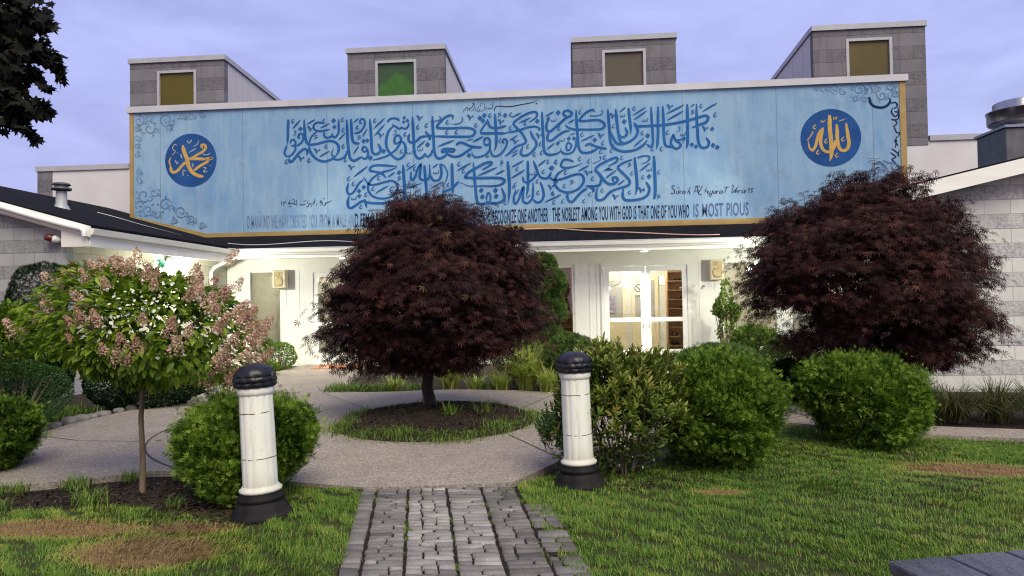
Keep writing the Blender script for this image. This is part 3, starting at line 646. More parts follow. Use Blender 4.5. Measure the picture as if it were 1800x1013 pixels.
mb.build('walk_joints', M['joint'])['kind'] = 'structure'

def bedh(x, y): return -.045+.022*fnoise(x, y, 2.2, 1)+.012*fnoise(x, y, 9, 2)
sheet('planting_bed', -18, 15, 5.0, 18.6, 200, 90, bedh, M['mulch'])
# brick path, pavers in five ribbons between wider dark seams
PATH_A, PATH_D = Vector((-1.77, 5.93, 0)), Vector((-.236, -.0, 0))
def path_pt(u, v):    # u across 0..1.30, v down from the walk edge
    u2 = u*1.085-.055; return Vector((-1.78+u2+(v)*.226*(1-u2*.06), 5.985-v+.09*(u2/1.25), 0))
V = []; F = []; T = []
def paver(u0, u1, v0, v1, tint):
    g = .0055; z = rng.normal(-.012, .003); tl = rng.normal(0, .004, 2); b = len(V); q = .007
    cs = [(u0+g, v0+g), (u1-g, v0+g), (u1-g, v1-g), (u0+g, v1-g)]
    ju = rng.normal(0, .0035, (4, 2))
    outer = [(c[0]+j[0], c[1]+j[1]) for c, j in zip(cs, ju)]
    cu, cv = (u0+u1)/2, (v0+v1)/2
    inner = [(cu+(c[0]-cu)*(1-2*q/(u1-u0)), cv+(c[1]-cv)*(1-2*q/(v1-v0))) for c in outer]
    for (c, dz) in [(c, -.06) for c in outer]+[(c, -.009) for c in outer]+[(c, 0) for c in inner]:
        p = path_pt(*c); V.append((p.x, p.y, z+dz+tl[0]*(c[0]-cu)/.1+tl[1]*(c[1]-cv)/.1))
    for r in (0, 4):
        for i in range(4): F.append((b+r+i, b+r+4+i, b+r+4+(i+1) % 4, b+r+(i+1) % 4)); T.append(tint)
    F.append((b+8, b+11, b+10, b+9)); T.append(tint)
cols = [(0.0, .115, 1), (.128, .36, 2), (.372, .66, 3), (.672, .93, 2), (.942, 1.19, 2), (1.20, 1.40, 2)]
for ci, (a, b, k) in enumerate(cols):
    v = -.02+rng.uniform(0, .03)
    while v < 3.9:
        h = rng.uniform(*[(.085,.15), (.050,.062), (.066,.082), (.066,.084), (.058,.074), (.07,.12)][ci])
        parts = [a, b]
        if k == 2: parts = [a, a+(b-a)*rng.choice([.34, .5, .66]), b] if rng.random() < .86 else [a, b]
        if k == 3: parts = [a, a+(b-a)*rng.uniform(.27, .36), a+(b-a)*rng.uniform(.6, .70), b] if rng.random() < .6 else [a, a+(b-a)*rng.choice([.36, .62]), b]
        if not (ci == 5 and (v < .5 or rng.random() < .10)):
            for p, q in zip(parts, parts[1:]):
                m = v+h*.5
                t = .52+.20*fnoise(np.array([p*2.]), np.array([m*1.2]), 2.0, 7)[0]+rng.normal(0, .14)+(.12 if ci in (2, 3) else -.12)
                paver(p, q, v, v+h, float(np.clip(t, 0, 1)))
        v += h
bp = np_mesh('brick_path', V, F, M['paver'], rnd=T); bp['kind'] = 'structure'
mb = MB(); mb.add([tuple(path_pt(-.01, -.03)+Vector((0,0,-.030))), tuple(path_pt(1.36, -.03)+Vector((0,0,-.030))), tuple(path_pt(1.42, 3.95)+Vector((0,0,-.030))), tuple(path_pt(-.01, 3.95)+Vector((0,0,-.030)))], [(3,2,1,0)])
mb.build('path_bedding', M['mulch'])['kind'] = 'structure'

# lawns
_pl = lambda v: path_pt(.012, v)[:2]; _pr = lambda v: path_pt(1.22+.03*v, v)[:2]
LAWN_L = [(-9, 2.0), _pl(3.95), _pl(2.6), _pl(1.2), _pl(0.03), (-2.6, 6.10), (-2.80, 5.72), (-2.52, 5.42), (-2.15,5.28), (-2.3, 4.92), (-2.75, 5.05), (-3.1, 5.30), (-3.6, 5.42), (-4.2, 5.30), (-4.8, 5.12), (-6, 4.9), (-9, 4.4)]
LAWN_R = [_pr(3.95), (9, 2.0), (12, 4.6), (9, 6.50), (4.87, 8.02), (3.9, 8.28), (3.3, 8.7), (2.6, 9.1), (1.9, 8.95), (1.1, 7.9), (.8, 7.0), (.45, 6.5), (.15, 6.6), (-.05, 6.75), (-.5, 6.16), _pr(.03), _pr(1.2), _pr(2.6)]
def lawnh(x, y): return -.030+.010*fnoise(x, y, 1.6, 5)
def poly_sheet(name, poly, h, mat, step=.12):
    bm = bmesh.new(); vs = [bm.verts.new((x, y, 0)) for x, y in poly]; bm.faces.new(vs); bmesh.ops.triangulate(bm, faces=bm.faces[:])
    for _ in range(3): bmesh.ops.subdivide_edges(bm, edges=[e for e in bm.edges if e.calc_length() > step*2], cuts=1, use_grid_fill=True)
    for v in bm.verts: v.co.z = float(h(np.array([v.co.x]), np.array([v.co.y]))[0])
    me = bpy.data.meshes.new(name); bm.to_mesh(me); bm.free(); me.materials.append(mat); o = link(name, me); o['kind'] = 'structure'; return o
poly_sheet('lawn', LAWN_L, lawnh, M['lawnsoil']); poly_sheet('lawn', LAWN_R, lawnh, M['lawnsoil'])

def blades(P, H, Wd, az, lean, tint, curl=.6):
    """P (n,3) roots; three small triangles a blade"""
    n = len(P); d = np.stack([np.cos(az), np.sin(az), np.zeros(n)], 1); s = np.stack([-np.sin(az), np.cos(az), np.zeros(n)], 1)
    up = np.array([0, 0, 1.0])
    mid = P+d*(H*lean*.38)[:, None]+up*(H*.58)[:, None]; tip = P+d*(H*lean)[:, None]+up*(H*(1-.32*lean*curl))[:, None]
    w = (Wd*.5)[:, None]
    V = np.stack([P-s*w, P+s*w, mid-s*w*.8, mid+s*w*.8, tip], 1).reshape(-1, 3)
    b = (np.arange(n)*5)[:, None, None]; F = (np.array([[0,1,3],[0,3,2],[2,3,4]])[None]+b).reshape(-1, 3)
    return V, F, np.repeat(tint, 3)
BROWN = [(on_z(265, 965), .55, .36), (on_z(90, 925), .80, .22), (on_z(330, 925), .35, .14), (on_z(1710, 822), .62, .30), (on_z(1265, 862), .25, .10)]
def brownness(x, y):
    b = np.zeros_like(x)
    for c, rx, ry in BROWN:
        d = ((x-c[0])/rx)**2+((y-c[1])/ry)**2; b = np.maximum(b, np.clip(1.45-d*(1+.35*fnoise(x, y, 6, 21)), 0, 1))
    return b
def lawn_blades(poly, n, name, label):
    P = np.array(poly); lo, hi = P.min(0), P.max(0); xs = []; ys = []
    while sum(map(len, xs)) < n:
        y = lo[1]+(hi[1]-lo[1])*rng.random(60000)**1.25; x = rng.uniform(lo[0], hi[0], 60000)
        vis = np.abs(x+.09*y) < .90*y+1.5                 # no blades far outside the view
        m = inside(x, y, poly) & vis
        cl = fnoise(x, y, 26, 33, 2); dens = np.clip(.56+.45*fnoise(x, y, 3.2, 31)+.65*cl, .04, 1); dens = np.maximum(dens, brownness(x, y)); m &= rng.random(60000) < dens
        xs.append(x[m]); ys.append(y[m])
    x = np.concatenate(xs)[:n]; y = np.concatenate(ys)[:n]
    br = brownness(x, y)
    H = .84*(.026+.014*fnoise(x, y, 26, 33, 2)+.014*np.clip(fnoise(x, y, 2.6, 41), -.8, 1)+rng.exponential(.010, n))*(1-.25*br); H = np.clip(H, .014, .085)
    Wd = rng.uniform(.0028, .0048, n)*(1+.10*np.clip(y-4, 0, 5))
    az = rng.uniform(0, 2*np.pi, n)*.55+fnoise(x, y, 2.0, 51)*2.6
    lean = np.clip(rng.normal(.75, .35, n)+1.1*br, .05, 2.2)
    cl = fnoise(x, y, 26, 33, 2); t = .34+.16*fnoise(x, y, 1.3, 61)+.10*fnoise(x, y, 7.0, 71)+.16*cl+rng.normal(0, .15, n)
    t = np.where(rng.random(n) < .06, t+.42, t); t = np.minimum(t, .80)*(1-br)+br*rng.normal(.93, .07, n)
    V, F, T = blades(np.stack([x, y, lawnh(x, y)], 1), H, Wd, az, lean, np.clip(t, 0, 1))
    o = np_mesh(name, V, F, M['grass'], rnd=T); _props(o, label, 'grass', kind='stuff'); return o
lawn_blades(LAWN_L, 95000, 'lawn_grass', 'lawn grass with brown patches at the left of the brick path')
lawn_blades(LAWN_R, 190000, 'lawn_grass', 'green lawn grass spread out at the right of the brick path')

def chips(poly, n, h, name, label, size=(.012, .05)):
    P = np.array(poly); lo, hi = P.min(0), P.max(0); x = rng.uniform(lo[0], hi[0], n*3); y = rng.uniform(lo[1], hi[1], n*3)
    m = inside(x, y, poly); x = x[m][:n]; y = y[m][:n]; k = len(x); z = h(x, y)+rng.uniform(.002, .014, k)
    a = rng.uniform(0, np.pi, k); L = rng.uniform(*size, k)*.5; w = L*rng.uniform(.2, .5, k)
    d = np.stack([np.cos(a), np.sin(a), rng.normal(0, .3, k)], 1)*L[:, None]; s = np.stack([-np.sin(a), np.cos(a), rng.normal(0, .3, k)], 1)*w[:, None]
    c = np.stack([x, y, z], 1); V = np.stack([c-d-s, c+d-s*.6, c+d+s, c-d+s*.7], 1).reshape(-1, 3)
    F = np.arange(4*k).reshape(-1, 4); o = np_mesh(name, V, F, M['chip'], rnd=rng.beta(1.3, 2.2, k)); _props(o, label, 'mulch', kind='stuff'); return o
BED_FRONT = [(-9,4.5),(-6,4.95),(-4.8,5.15),(-4.2,5.32),(-3.6,5.44),(-3.1,5.32),(-2.75,5.07),(-2.5,5.45),(-2.75,5.8),(-2.7,6.1),(-3.2,6.25),(-3.7,6.48),(-4.1,6.44),(-4.57,6.06),(-5.11,5.85),(-9,5.0)]
chips([(-3.3,4.95),(-2.6,4.85),(-2.0,5.15),(-2.1,5.6),(-2.5,6.05),(-3.1,6.1),(-3.4,5.5)], 1600, lambda x, y: np.full_like(x, -.022), 'bark_chips', 'dark bark chips around the foot of the left bollard')
chips(BED_FRONT, 5200, bedh, 'bark_chips', 'dark bark chips over the bed under the pink hydrangea')
chips([(-.3,6.3),(.2,5.95),(1.0,6.1),(2.2,6.6),(2.0,7.4),(.9,7.3),(.1,7.1)], 1500, lambda x, y: lawnh(x, y)+.008, 'bark_chips', 'dark bark chips under the shrubs right of the right bollard')
chips([(2.0,7.5),(2.6,7.1),(3.8,7.3),(3.9,8.1),(2.6,8.5)], 900, lambda x, y: lawnh(x, y)+.008, 'bark_chips', 'dark bark chips under the rightmost arborvitae globe')
# circular bed under the maroon maple
def moundh(x, y):
    d = ((x-CC[0])/1.30)**2+((y-CC[1])/1.50)**2
    return .015+.13*np.clip(1-d, 0, 1)**.8+.012*fnoise(x, y, 9, 8)
CIRC = [(CC[0]+1.22*math.cos(a), CC[1]+1.42*math.sin(a)) for a in np.linspace(0, 2*math.pi, 48)[:-1]]
X, Y = np.meshgrid(np.linspace(-1, 1, 41), np.linspace(-1, 1, 41)); R_ = np.sqrt(X**2+Y**2).clip(1e-6); q = np.maximum(abs(X), abs(Y))/R_
X = (X*q).ravel()*1.32; Y = (Y*q).ravel()*1.52; i = np.arange(1600); a = (i//40)*41+i % 40
Z = moundh(X+CC[0], Y+CC[1]); edge = (X/1.32)**2+(Y/1.52)**2 > .96; Z[edge] = .002
o = np_mesh('circular_bed', np.stack([X+CC[0], Y+CC[1], Z], 1), np.stack([a, a+1, a+42, a+41], 1), M['mulch'], smooth=True); o['kind'] = 'structure'
chips(CIRC, 5200, moundh, 'bark_chips', 'dark bark chips in the round bed under the maroon maple')
def turf_ring(n):
    t = rng.uniform(0, 2*np.pi, n); r = 1+rng.normal(-.07, .075, n)+.05*np.sin(5*t+1)
    front = np.clip(.55-.5*np.sin(t), .2, 1); k = rng.random(n) < front*(.75+.35*np.sin(9*t)); t = t[k]; r = r[k]; n = len(t)
    x = CC[0]+1.33*r*np.cos(t); y = CC[1]+1.53*r*np.sin(t)
    H = rng.uniform(.03, .085, n)*(1+.6*np.clip(np.sin(7*t+.5), 0, 1)); V, F, T = blades(np.stack([x, y, np.maximum(moundh(x, y)-.02, -.005)], 1), H, rng.uniform(.005, .010, n), rng.uniform(0, 2*np.pi, n), np.clip(rng.normal(.9, .4, n), .1, 1.7), np.clip(rng.normal(.5, .22, n), 0, 1))
    o = np_mesh('grass_fringe', V, F, M['weed'], rnd=T); _props(o, 'ring of bright green grass edging the round mulch bed', 'grass', kind='stuff')
turf_ring(9000)
def tufts(spots, name, label, mat='weed', n=90, h=(.05, .14), w=(.004, .009), rad=.12, z=-.03):
    PP = []; HH = []
    for (x, y, k) in spots:
        m = int(n*k); a = rng.uniform(0, 2*np.pi, m); r = rad*k**.5*np.sqrt(rng.random(m)); PP.append(np.stack([x+r*np.cos(a), y+r*np.sin(a)*.8, np.full(m, z)], 1)); HH.append(rng.uniform(*h, m)*k**.25)
    P = np.concatenate(PP); H = np.concatenate(HH); m = len(P)
    V, F, T = blades(P, H, rng.uniform(*w, m), rng.uniform(0, 2*np.pi, m), np.clip(rng.normal(.8, .4, m), .05, 1.6), np.clip(rng.normal(.45, .22, m), 0, 1))
    o = np_mesh(name, V, F, M[mat], rnd=T); _props(o, label, 'grass', kind='stuff'); return o
tufts([(-3.95, 5.50, 1.6), (-4.15, 5.7, .7), (-4.6, 5.3, .9), (-5.0, 5.25, .9), (-5.5, 5.3, 1.0), (-3.1, 5.75, .8), (-2.65, 5.95, 2.2), (-2.5, 5.8, 1.8), (-3.35, 6.2, 1.6), (-3.6, 6.35, 1.4), (-4.45, 6.0, 1.4), (-4.9, 5.82, 1.3), (-5.6, 5.7, 1.6), (-3.0, 6.18, 1.0), (-3.2, 5.45, .6), (-4.1, 6.3, 1.0)], 'bed_weeds', 'weedy grass tufts in the mulch round the hydrangea trunk')
tufts([tuple(path_pt(.37, v))[:2]+(k,) for v, k in ((.42, .5), (.55, .4), (1.0, .7), (1.12, .6), (1.28, .4), (2.2, .3))]+[tuple(path_pt(rng.choice([.122, .366, .666, .936, 1.195]), rng.uniform(.1, 3.0)))[:2]+(rng.uniform(.08, .22),) for _ in range(46)]+[tuple(path_pt(u, v))[:2]+(k,) for u, v, k in ((.94, .55, .5), (.95, .75, .4), (.68, .85, .3), (1.08, .2, .6), (1.15, .12, .6), (1.0, 1.35, .3), (.66, 1.8, .3), (.5, -.02, .25), (.9, .05, .3), (1.2, .45, .8), (1.25, .7, .8), (1.22, 1.0, .5), (.02, .7, .4), (.0, 1.6, .5))], 'path_weeds', 'small green tufts growing between the path pavers', n=70, h=(.015, .05), w=(.003, .006), rad=.055)
tufts([(x, y, 2) for x, y in ((-4.35,12.7),(-4.15,12.75),(-3.9,12.8),(-4.4,13.2),(-3.6,12.9),(-2.9,13.0),(-1.6,12.95))]+[(-7.5,9.6,3),(-7.7,9.9,3),(-7.4,10.1,2),(-7.2,10.9,2),(-8.2,9.4,2),(-7.9,10.3,2.5)]+[(3.05,10.4,2),(3.15,10.0,2.5),(3.3,10.8,2)], 'bed_weeds', 'bright low weeds along the edges of the planting beds', h=(.06, .17), w=(.008, .016), rad=.2)

# ================================================================== the building
YF, YH = 18.6, 21.5
bld = thing('community_building', 'long pale low building with black roofs, glass doors and four block dormers', 'building', (-1.93, 18.6, 0))
def part(name, mat, fn, parent=None, bevel=0):
    m = MB(); fn(m); return m.build(name, mat, parent or bld, bevel=bevel)
# entrance front
for a, b in ((-9.40, -8.78), (-7.87, -7.06), (-4.78, -3.95), (.03, .72), (3.0, 3.78), (5.2, 5.54)): part('wall_panel', M['white'], lambda m: m.box(a, b, YF, YF+.14, -.05, 2.549))
part('entrance_wall', M['white'], lambda m: m.box(-9.40, 5.54, YF, YF+.14, 2.55, 2.92))
for a, b in ((-8.779, -7.871), (-3.949, .029), (3.781, 5.199)): part('wall_panel', M['white'], lambda m: m.box(a, b, YF+.005, YF+.135, -.05, .32))
for x, w in ((-9.05, .05), (-8.83, .09), (-7.84, .11), (-7.42, .05), (-4.62, .06), (-4.05, .12), (.04, .11), (.42, .025), (.60, .05), (3.22, .05), (3.62, .025), (3.70, .12), (5.24, .08)): part('wall_batten', M['white'], lambda m: m.box(x, x+w, YF-.012, YF-.001, 0, 2.53))
part('wall_batten', M['white'], lambda m: m.box(-9.40, 5.54, YF-.016, YF-.001, 2.535, 2.565))
def window(x0, x1, z0, z1, mull=(), mat='greyglass'):
    def f(m):
        m.box(x0, x0+.05, YF+.02, YF+.12, z0, z1); m.box(x1-.05, x1, YF+.02, YF+.12, z0, z1)
        m.box(x0+.05, x1-.05, YF+.02, YF+.12, z1-.05, z1); m.box(x0+.05, x1-.05, YF+.02, YF+.12, z0, z0+.06)
        for q in mull: m.box(q-.03, q+.03, YF+.025, YF+.115, z0+.06, z1-.05)
    w = part('window', M['white'], f)
    part('pane', M[mat], lambda m: m.box(x0+.05, x1-.05, YF+.06, YF+.07, z0+.06, z1-.05), w)
    part('sill', M['white'], lambda m: m.box(x0-.03, x1+.03, YF-.05, YF+.018, z0-.05, z0-.001), w)
window(-8.78, -7.87, .32, 2.545); window(-3.95, .03, .32, 2.545, (-1.3, -2.62)); window(3.78, 5.2, .32, 2.545)
def double_door(x0, x1):
    xm = (x0+x1)/2
    def f(m):
        m.box(x0, x0+.075, YF-.03, YF+.12, 0, 2.545); m.box(x1-.075, x1, YF-.03, YF+.12, 0, 2.545); m.box(x0+.075, x1-.075, YF-.03, YF+.12, 2.465, 2.545)
    d = part('double_door', M['white'], f)
    part('threshold', M['alum'], lambda m: m.box(x0+.075, x1-.075, YF-.06, YF+.12, 0.0, .022), d)
    for a, b, hx in ((x0+.08, xm-.004, xm-.075), (xm+.004, x1-.08, xm+.075)):
        def f(m):
            m.box(a, a+.125, YF+.0, YF+.05, .03, 2.46); m.box(b-.125, b, YF, YF+.05, .03, 2.46)
            m.box(a+.125, b-.125, YF, YF+.05, 2.33, 2.46); m.box(a+.125, b-.125, YF, YF+.05, .03, .30)
        part('door_leaf', M['alum'], f, d)
        part('pane', M['glass'], lambda m: m.box(a+.125, b-.125, YF+.02, YF+.03, .30, 2.33), d)
        part('push_bar', M['alum'], lambda m: m.box(a+.125, b-.125, YF-.008, YF+.018, 1.02, 1.13), d)
        def f(m):
            m.smooth = True
            m.tube([(hx, YF+.002, .90), (hx, YF-.05, .90), (hx+.003, YF-.065, .93), (hx+.003, YF-.065, 1.28), (hx, YF-.05, 1.31), (hx, YF+.002, 1.31)], .013, 8)
        part('door_handle', M['alum'], f, d)
    for x in (x0+.06, x1-.075):
        for z in (2.25, .25): part('hinge', M['alum'], lambda m: m.box(x, x+.022, YF-.045, YF-.031, z, z+.12), d)
double_door(-7.06, -4.78); double_door(.72, 3.0)
# lobby seen through the glass
part('lobby_floor', M['tile'], lambda m: m.box(-9.2, 5.3, YF+.145, 21.38, -.06, .012))
for q in ((-9.2, 5.3, 21.39, 21.47), (-9.3, -9.21, YF+.145, 21.47), (5.31, 5.4, YF+.145, 21.47)): part('lobby_wall', M['inwall'], lambda m: m.box(*q, .013, 2.74))
part('lobby_ceiling', M['white'], lambda m: m.box(-9.3, 5.4, YF+.145, 21.47, 2.75, 2.80))
part('doormat', M['dgrey'], lambda m: m.box(.9, 2.85, YF+.16, 19.9, .013, .022))
for xa, xb in ((.92, 1.55), (1.72, 2.50), (-6.6, -5.7), (-3.2, -2.3)):
    def f(m):
        m.box(xa, xa+.10, 21.33, 21.385, .013, 2.28); m.box(xb-.10, xb, 21.33, 21.385, .013, 2.28); m.box(xa+.10, xb-.10, 21.33, 21.385, 2.16, 2.28)
        m.box(xa+.10, xb-.10, 21.345, 21.385, .013, .95)
    dd = part('inner_door', M['cream'], f)
    part('pane', M['inpane'], lambda m: m.box(xa+.101, xb-.101, 21.36, 21.372, .951, 2.159), dd)
for x in (-5.9, 2.3):
    part('ceiling_tube', M['tube'], lambda m: m.box(x-.5, x+.5, 19.9, 20.0, 2.70, 2.745))
for x, y, e in ((-6.6, 19.9, 80), (-2.0, 20.0, 70), (1.6, 20.2, 100), (4.4, 20.0, 50), (2.2, 19.15, 22)):  # last light has no fixture, added to brighten the shoe shelves
    L = bpy.data.lights.new('lobby_and_added_light', 'POINT'); L.energy = e; L.color = (1, .95, .80); L.shadow_soft_size = .25
    lo = bpy.data.objects.new('lobby_and_added_light', L); COL.objects.link(lo); lo.location = Vector((x, y, 2.45)) - ORG[bld.name]; lo.parent = bld
# soffit, fascia, gutters
for q in ((-9.05, 5.15, 17.64, YF-.001, 2.855, 2.885), (-9.38, -8.87, 12.46, YF-.001, 2.835, 2.852), (5.09, 5.52, 12.30, YF-.001, 2.835, 2.852)): part('soffit', M['white'], lambda m: m.box(*q))
part('fascia', M['fascia'], lambda m: m.box(-8.98, 5.08, 17.60, 17.635, 2.80, 3.02))
part('gutter', M['fascia'], lambda m: m.prism([(-8.98, 17.595, 2.93), (-8.98, 17.52, 2.95), (-8.98, 17.49, 3.03), (-8.98, 17.595, 3.03)], (0,0,0), (14.06,0,0)))
part('fascia', M['fascia'], lambda m: m.box(-8.865, -8.83, 12.31, 17.60, 2.72, 3.03))
part('gutter', M['fascia'], lambda m: m.prism([(-8.825, 12.27, 2.92), (-8.75, 12.27, 2.94), (-8.72, 12.27, 3.05), (-8.825, 12.27, 3.05)], (0,0,0), (0,5.29,0)))
part('fascia', M['fascia'], lambda m: m.box(5.05, 5.085, 12.0, 17.60, 2.85, 3.15))
part('gutter', M['fascia'], lambda m: m.prism([(5.045, 11.98, 3.05), (4.97, 11.98, 3.07), (4.94, 11.98, 3.17), (5.045, 11.98, 3.17)], (0,0,0), (0,5.5,0)))
# wings
SL, SR = .29, .225; ZL, ZR = 3.06, 3.22; XEL, XER = -8.80, 5.02
part('wing_wall', M['blk_wing_l'], lambda m: m.prism([(-9.41,12.46,-.1), (-9.41,12.46,3.14), (-14.8,12.46,4.62), (-20.2,12.46,3.0), (-20.2,12.46,-.1)], (0,0,0), (0,.2,0)))
part('wing_wall', M['blk_side'], lambda m: m.box(-9.60, -9.412, 12.661, 21.3, .245, 2.99))
part('base_course', M['blk_base'], lambda m: m.box(-9.60, -9.405, 12.661, 21.3, -.1, .244))
part('wing_wall', M['blk_wing_r'], lambda m: m.prism([(5.55,12.3,-.1), (5.55,12.3,3.26), (10.9,12.3,4.48), (16.2,12.3,3.2), (16.2,12.3,-.1)], (0,0,0), (0,.2,0)))
part('wing_wall', M['blk_side'], lambda m: m.box(5.552, 5.74, 12.501, 21.3, -.1, 2.99))
def wroof(m):
    m.prism([(XEL,0,ZL-.02), (-14.8,0,ZL-.02+SL*5.87), (-20.67,0,ZL-.02), (-20.67,0,ZL+.06), (-14.8,0,ZL+.06+SL*5.87), (XEL,0,ZL+.06)], (0,12.30,0), (0,21.48,0))
part('wing_roof', M['darkroof'], wroof)
def wroof(m):
    m.prism([(XER,0,ZR-.02), (10.9,0,ZR-.02+SR*5.88), (16.8,0,ZR-.02), (16.8,0,ZR+.05), (10.9,0,ZR+.05+SR*5.88), (XER,0,ZR+.05)], (0,11.96,0), (0,21.48,0))
part('wing_roof', M['darkroof'], wroof)
def rake(xa, za, xb, zb, y, h): return lambda m: m.prism([(xa,y,za), (xb,y,zb), (xb,y,zb-h), (xa,y,za-h)], (0,0,0), (0,.04,0))
part('rake_board', M['fascia'], rake(XEL, ZL+.03, -14.8, ZL+.03+SL*5.87, 12.255, .20)); part('rake_board', M['fascia'], rake(-20.67, ZL+.03, -14.8, ZL+.03+SL*5.87, 12.255, .20))
part('rake_board', M['fascia'], rake(XER, ZR+.02, 10.9, ZR+.02+SR*5.88, 11.915, .24)); part('rake_board', M['fascia'], rake(16.8, ZR+.02, 10.9, ZR+.02+SR*5.88, 11.915, .24))
part('soffit', M['white'], lambda m: m.prism([(-9.3,12.30,ZL-.06), (-14.8,12.30,ZL-.06+SL*5.5), (-14.8,12.30,ZL-.03+SL*5.5), (-9.3,12.30,ZL-.03)], (0,0,0), (0,.155,0)))
part('soffit', M['white'], lambda m: m.prism([(5.5,11.96,ZR-.06+.1), (10.9,11.96,ZR-.06+SR*5.88), (10.9,11.96,ZR-.03+SR*5.88), (5.5,11.96,ZR-.03+.1)], (0,0,0), (0,.34,0)))
# boxed eave return and the ribbed pipe along the left rake
part('eave_return', M['fascia'], lambda m: m.prism([(-8.87,12.275,2.72), (-9.37,12.275,2.72), (-9.37,12.275,3.04), (-8.87,12.275,2.93)], (0,0,.0), (0,.18,0)))
part('entrance_roof', M['darkroof'], lambda m: m.prism([(0,17.53,3.035), (0,YH,3.035+.31*3.97), (0,YH,2.96+.31*3.97), (0,17.53,2.96)], (-10.6,0,0), (6.7,0,0)))
part('drip_edge', M['cap'], lambda m: m.box(-8.85, 4.95, 17.515, 17.545, 3.036, 3.062))
# hall behind, dormers
for q in ((-17.2, 13.4, YH, YH+.25), (-17.2, -16.95, YH+.251, 38), (13.15, 13.4, YH+.251, 38)): part('hall_wall', M['hallwall'], lambda m: m.box(*q, 2.9, 6.06))
for a, b in ((-17.26, -14.08), (-10.86, -6.93), (-3.79, .06), (3.23, 7.13), (10.38, 13.46)): part('hall_coping', M['cap'], lambda m: m.box(a, b, YH-.05, YH+.3, 6.061, 6.22))
part('quoin', M['blk_dorm'], lambda m: m.box(-17.215, -16.7, YH-.012, YH-.001, 2.9, 6.05))
part('hall_roof', M['darkroof'], lambda m: m.box(-16.9, 13.1, YH+.26, 38, 5.85, 6.0))
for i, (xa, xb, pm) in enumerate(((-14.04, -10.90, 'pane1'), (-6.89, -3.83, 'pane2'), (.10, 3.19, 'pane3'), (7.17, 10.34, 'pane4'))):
    xc = (xa+xb)/2; w0, w1 = xc-.62, xc+.62; zw0, zw1 = 7.55, 9.12; zb = 6.0 if i < 3 else 5.95; zt = 9.42; y0 = YH-.02
    def f(m):
        m.box(xa, w0, y0, y0+.25, zb, zt); m.box(w1, xb, y0, y0+.25, zb, zt); m.box(w0, w1, y0, y0+.25, zw1, zt); m.box(w0, w1, y0, y0+.25, zb, zw0)
    d = part('dormer', M['blk_dorm'], f)
    d['label'] = ['dormer with yellow olive pane', 'dormer with green pane', 'dormer with grey olive pane', 'dormer with brown olive pane'][i]
    def f(m):
        for x in (xa+.01, xb-.13): m.prism([(x, y0+.251, zb), (x, y0+.251, zt-.01), (x, 34, zt-.62), (x, 34, zb)], (0,0,0), (.12,0,0))
        for k in range(7):
            y = y0+.9+k*1.1; zz = zt-.05-.049*(y-y0)
            for x in (xa+.002, xb-.009): m.box(x, x+.007, y, y+.02, zb, zz)
    part('side_cladding', M['dside'], f, d)
    part('dormer_roof', M['darkroof'], lambda m: m.prism([(xa+.02, y0+.2, zt), (xa+.02, 34, zt-.60), (xa+.02, 34, zt-.54), (xa+.02, y0+.2, zt+.06)], (0,0,0), (xb-xa-.04,0,0)), d)
    def f(m):
        m.box(xa-.04, xb+.04, y0-.05, y0+.22, zt+.001, zt+.155)
        for x in (xa-.045, xb-.025): m.prism([(x, y0+.221, zt+.155), (x, 34, zt-.45), (x, 34, zt-.60), (x, y0+.221, zt+.001)], (0,0,0), (.07,0,0))
    part('coping', M['cap'], f, d)
    def f(m):
        m.box(w0-.03, w0+.05, y0-.018, y0+.1, zw0-.03, zw1+.03); m.box(w1-.05, w1+.03, y0-.018, y0+.1, zw0-.03, zw1+.03)
        m.box(w0+.05, w1-.05, y0-.018, y0+.1, zw1-.05, zw1+.03); m.box(w0+.05, w1-.05, y0-.018, y0+.1, zw0-.03, zw0+.05)
    part('window_frame', M['cap'], f, d)
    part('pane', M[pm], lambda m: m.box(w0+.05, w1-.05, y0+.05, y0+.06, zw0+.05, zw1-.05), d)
# downspout at the inner corner of the left wing
def f(m):
    m.smooth = True
    m.tube([(-8.90,17.66,2.93), (-8.90,17.66,2.82), (-8.96,17.66,2.74), (-9.27,17.66,2.60), (-9.35,17.66,2.48), (-9.35,17.66,.1)], .045, 10)
part('downspout', M['fascia'], f)

# ribbed white pipe
t = thing('ribbed_pipe', 'ribbed white flexible pipe running down along the left gable edge', 'pipe', (-9.5, 12.2, 3.1))
m = MB(); m.smooth = True; path = []; rr = []
p0, p1 = Vector((-14.6, 12.205, ZL+SL*5.6-.03)), Vector((-8.92, 12.205, ZL-.02))
n = 190
for i in range(n+1):
    f_ = i/n; p = p0.lerp(p1, f_); path.append((p.x, p.y, p.z-.02*math.sin(f_*9))); rr.append(.058 if i % 2 else .045)
path += [(-8.885, 12.205, ZL-.06), (-8.875, 12.21, ZL-.16)]; rr += [.045, .04]
m.tube(path, rr, 9); m.build('corrugated_tube', M['alum'], t)

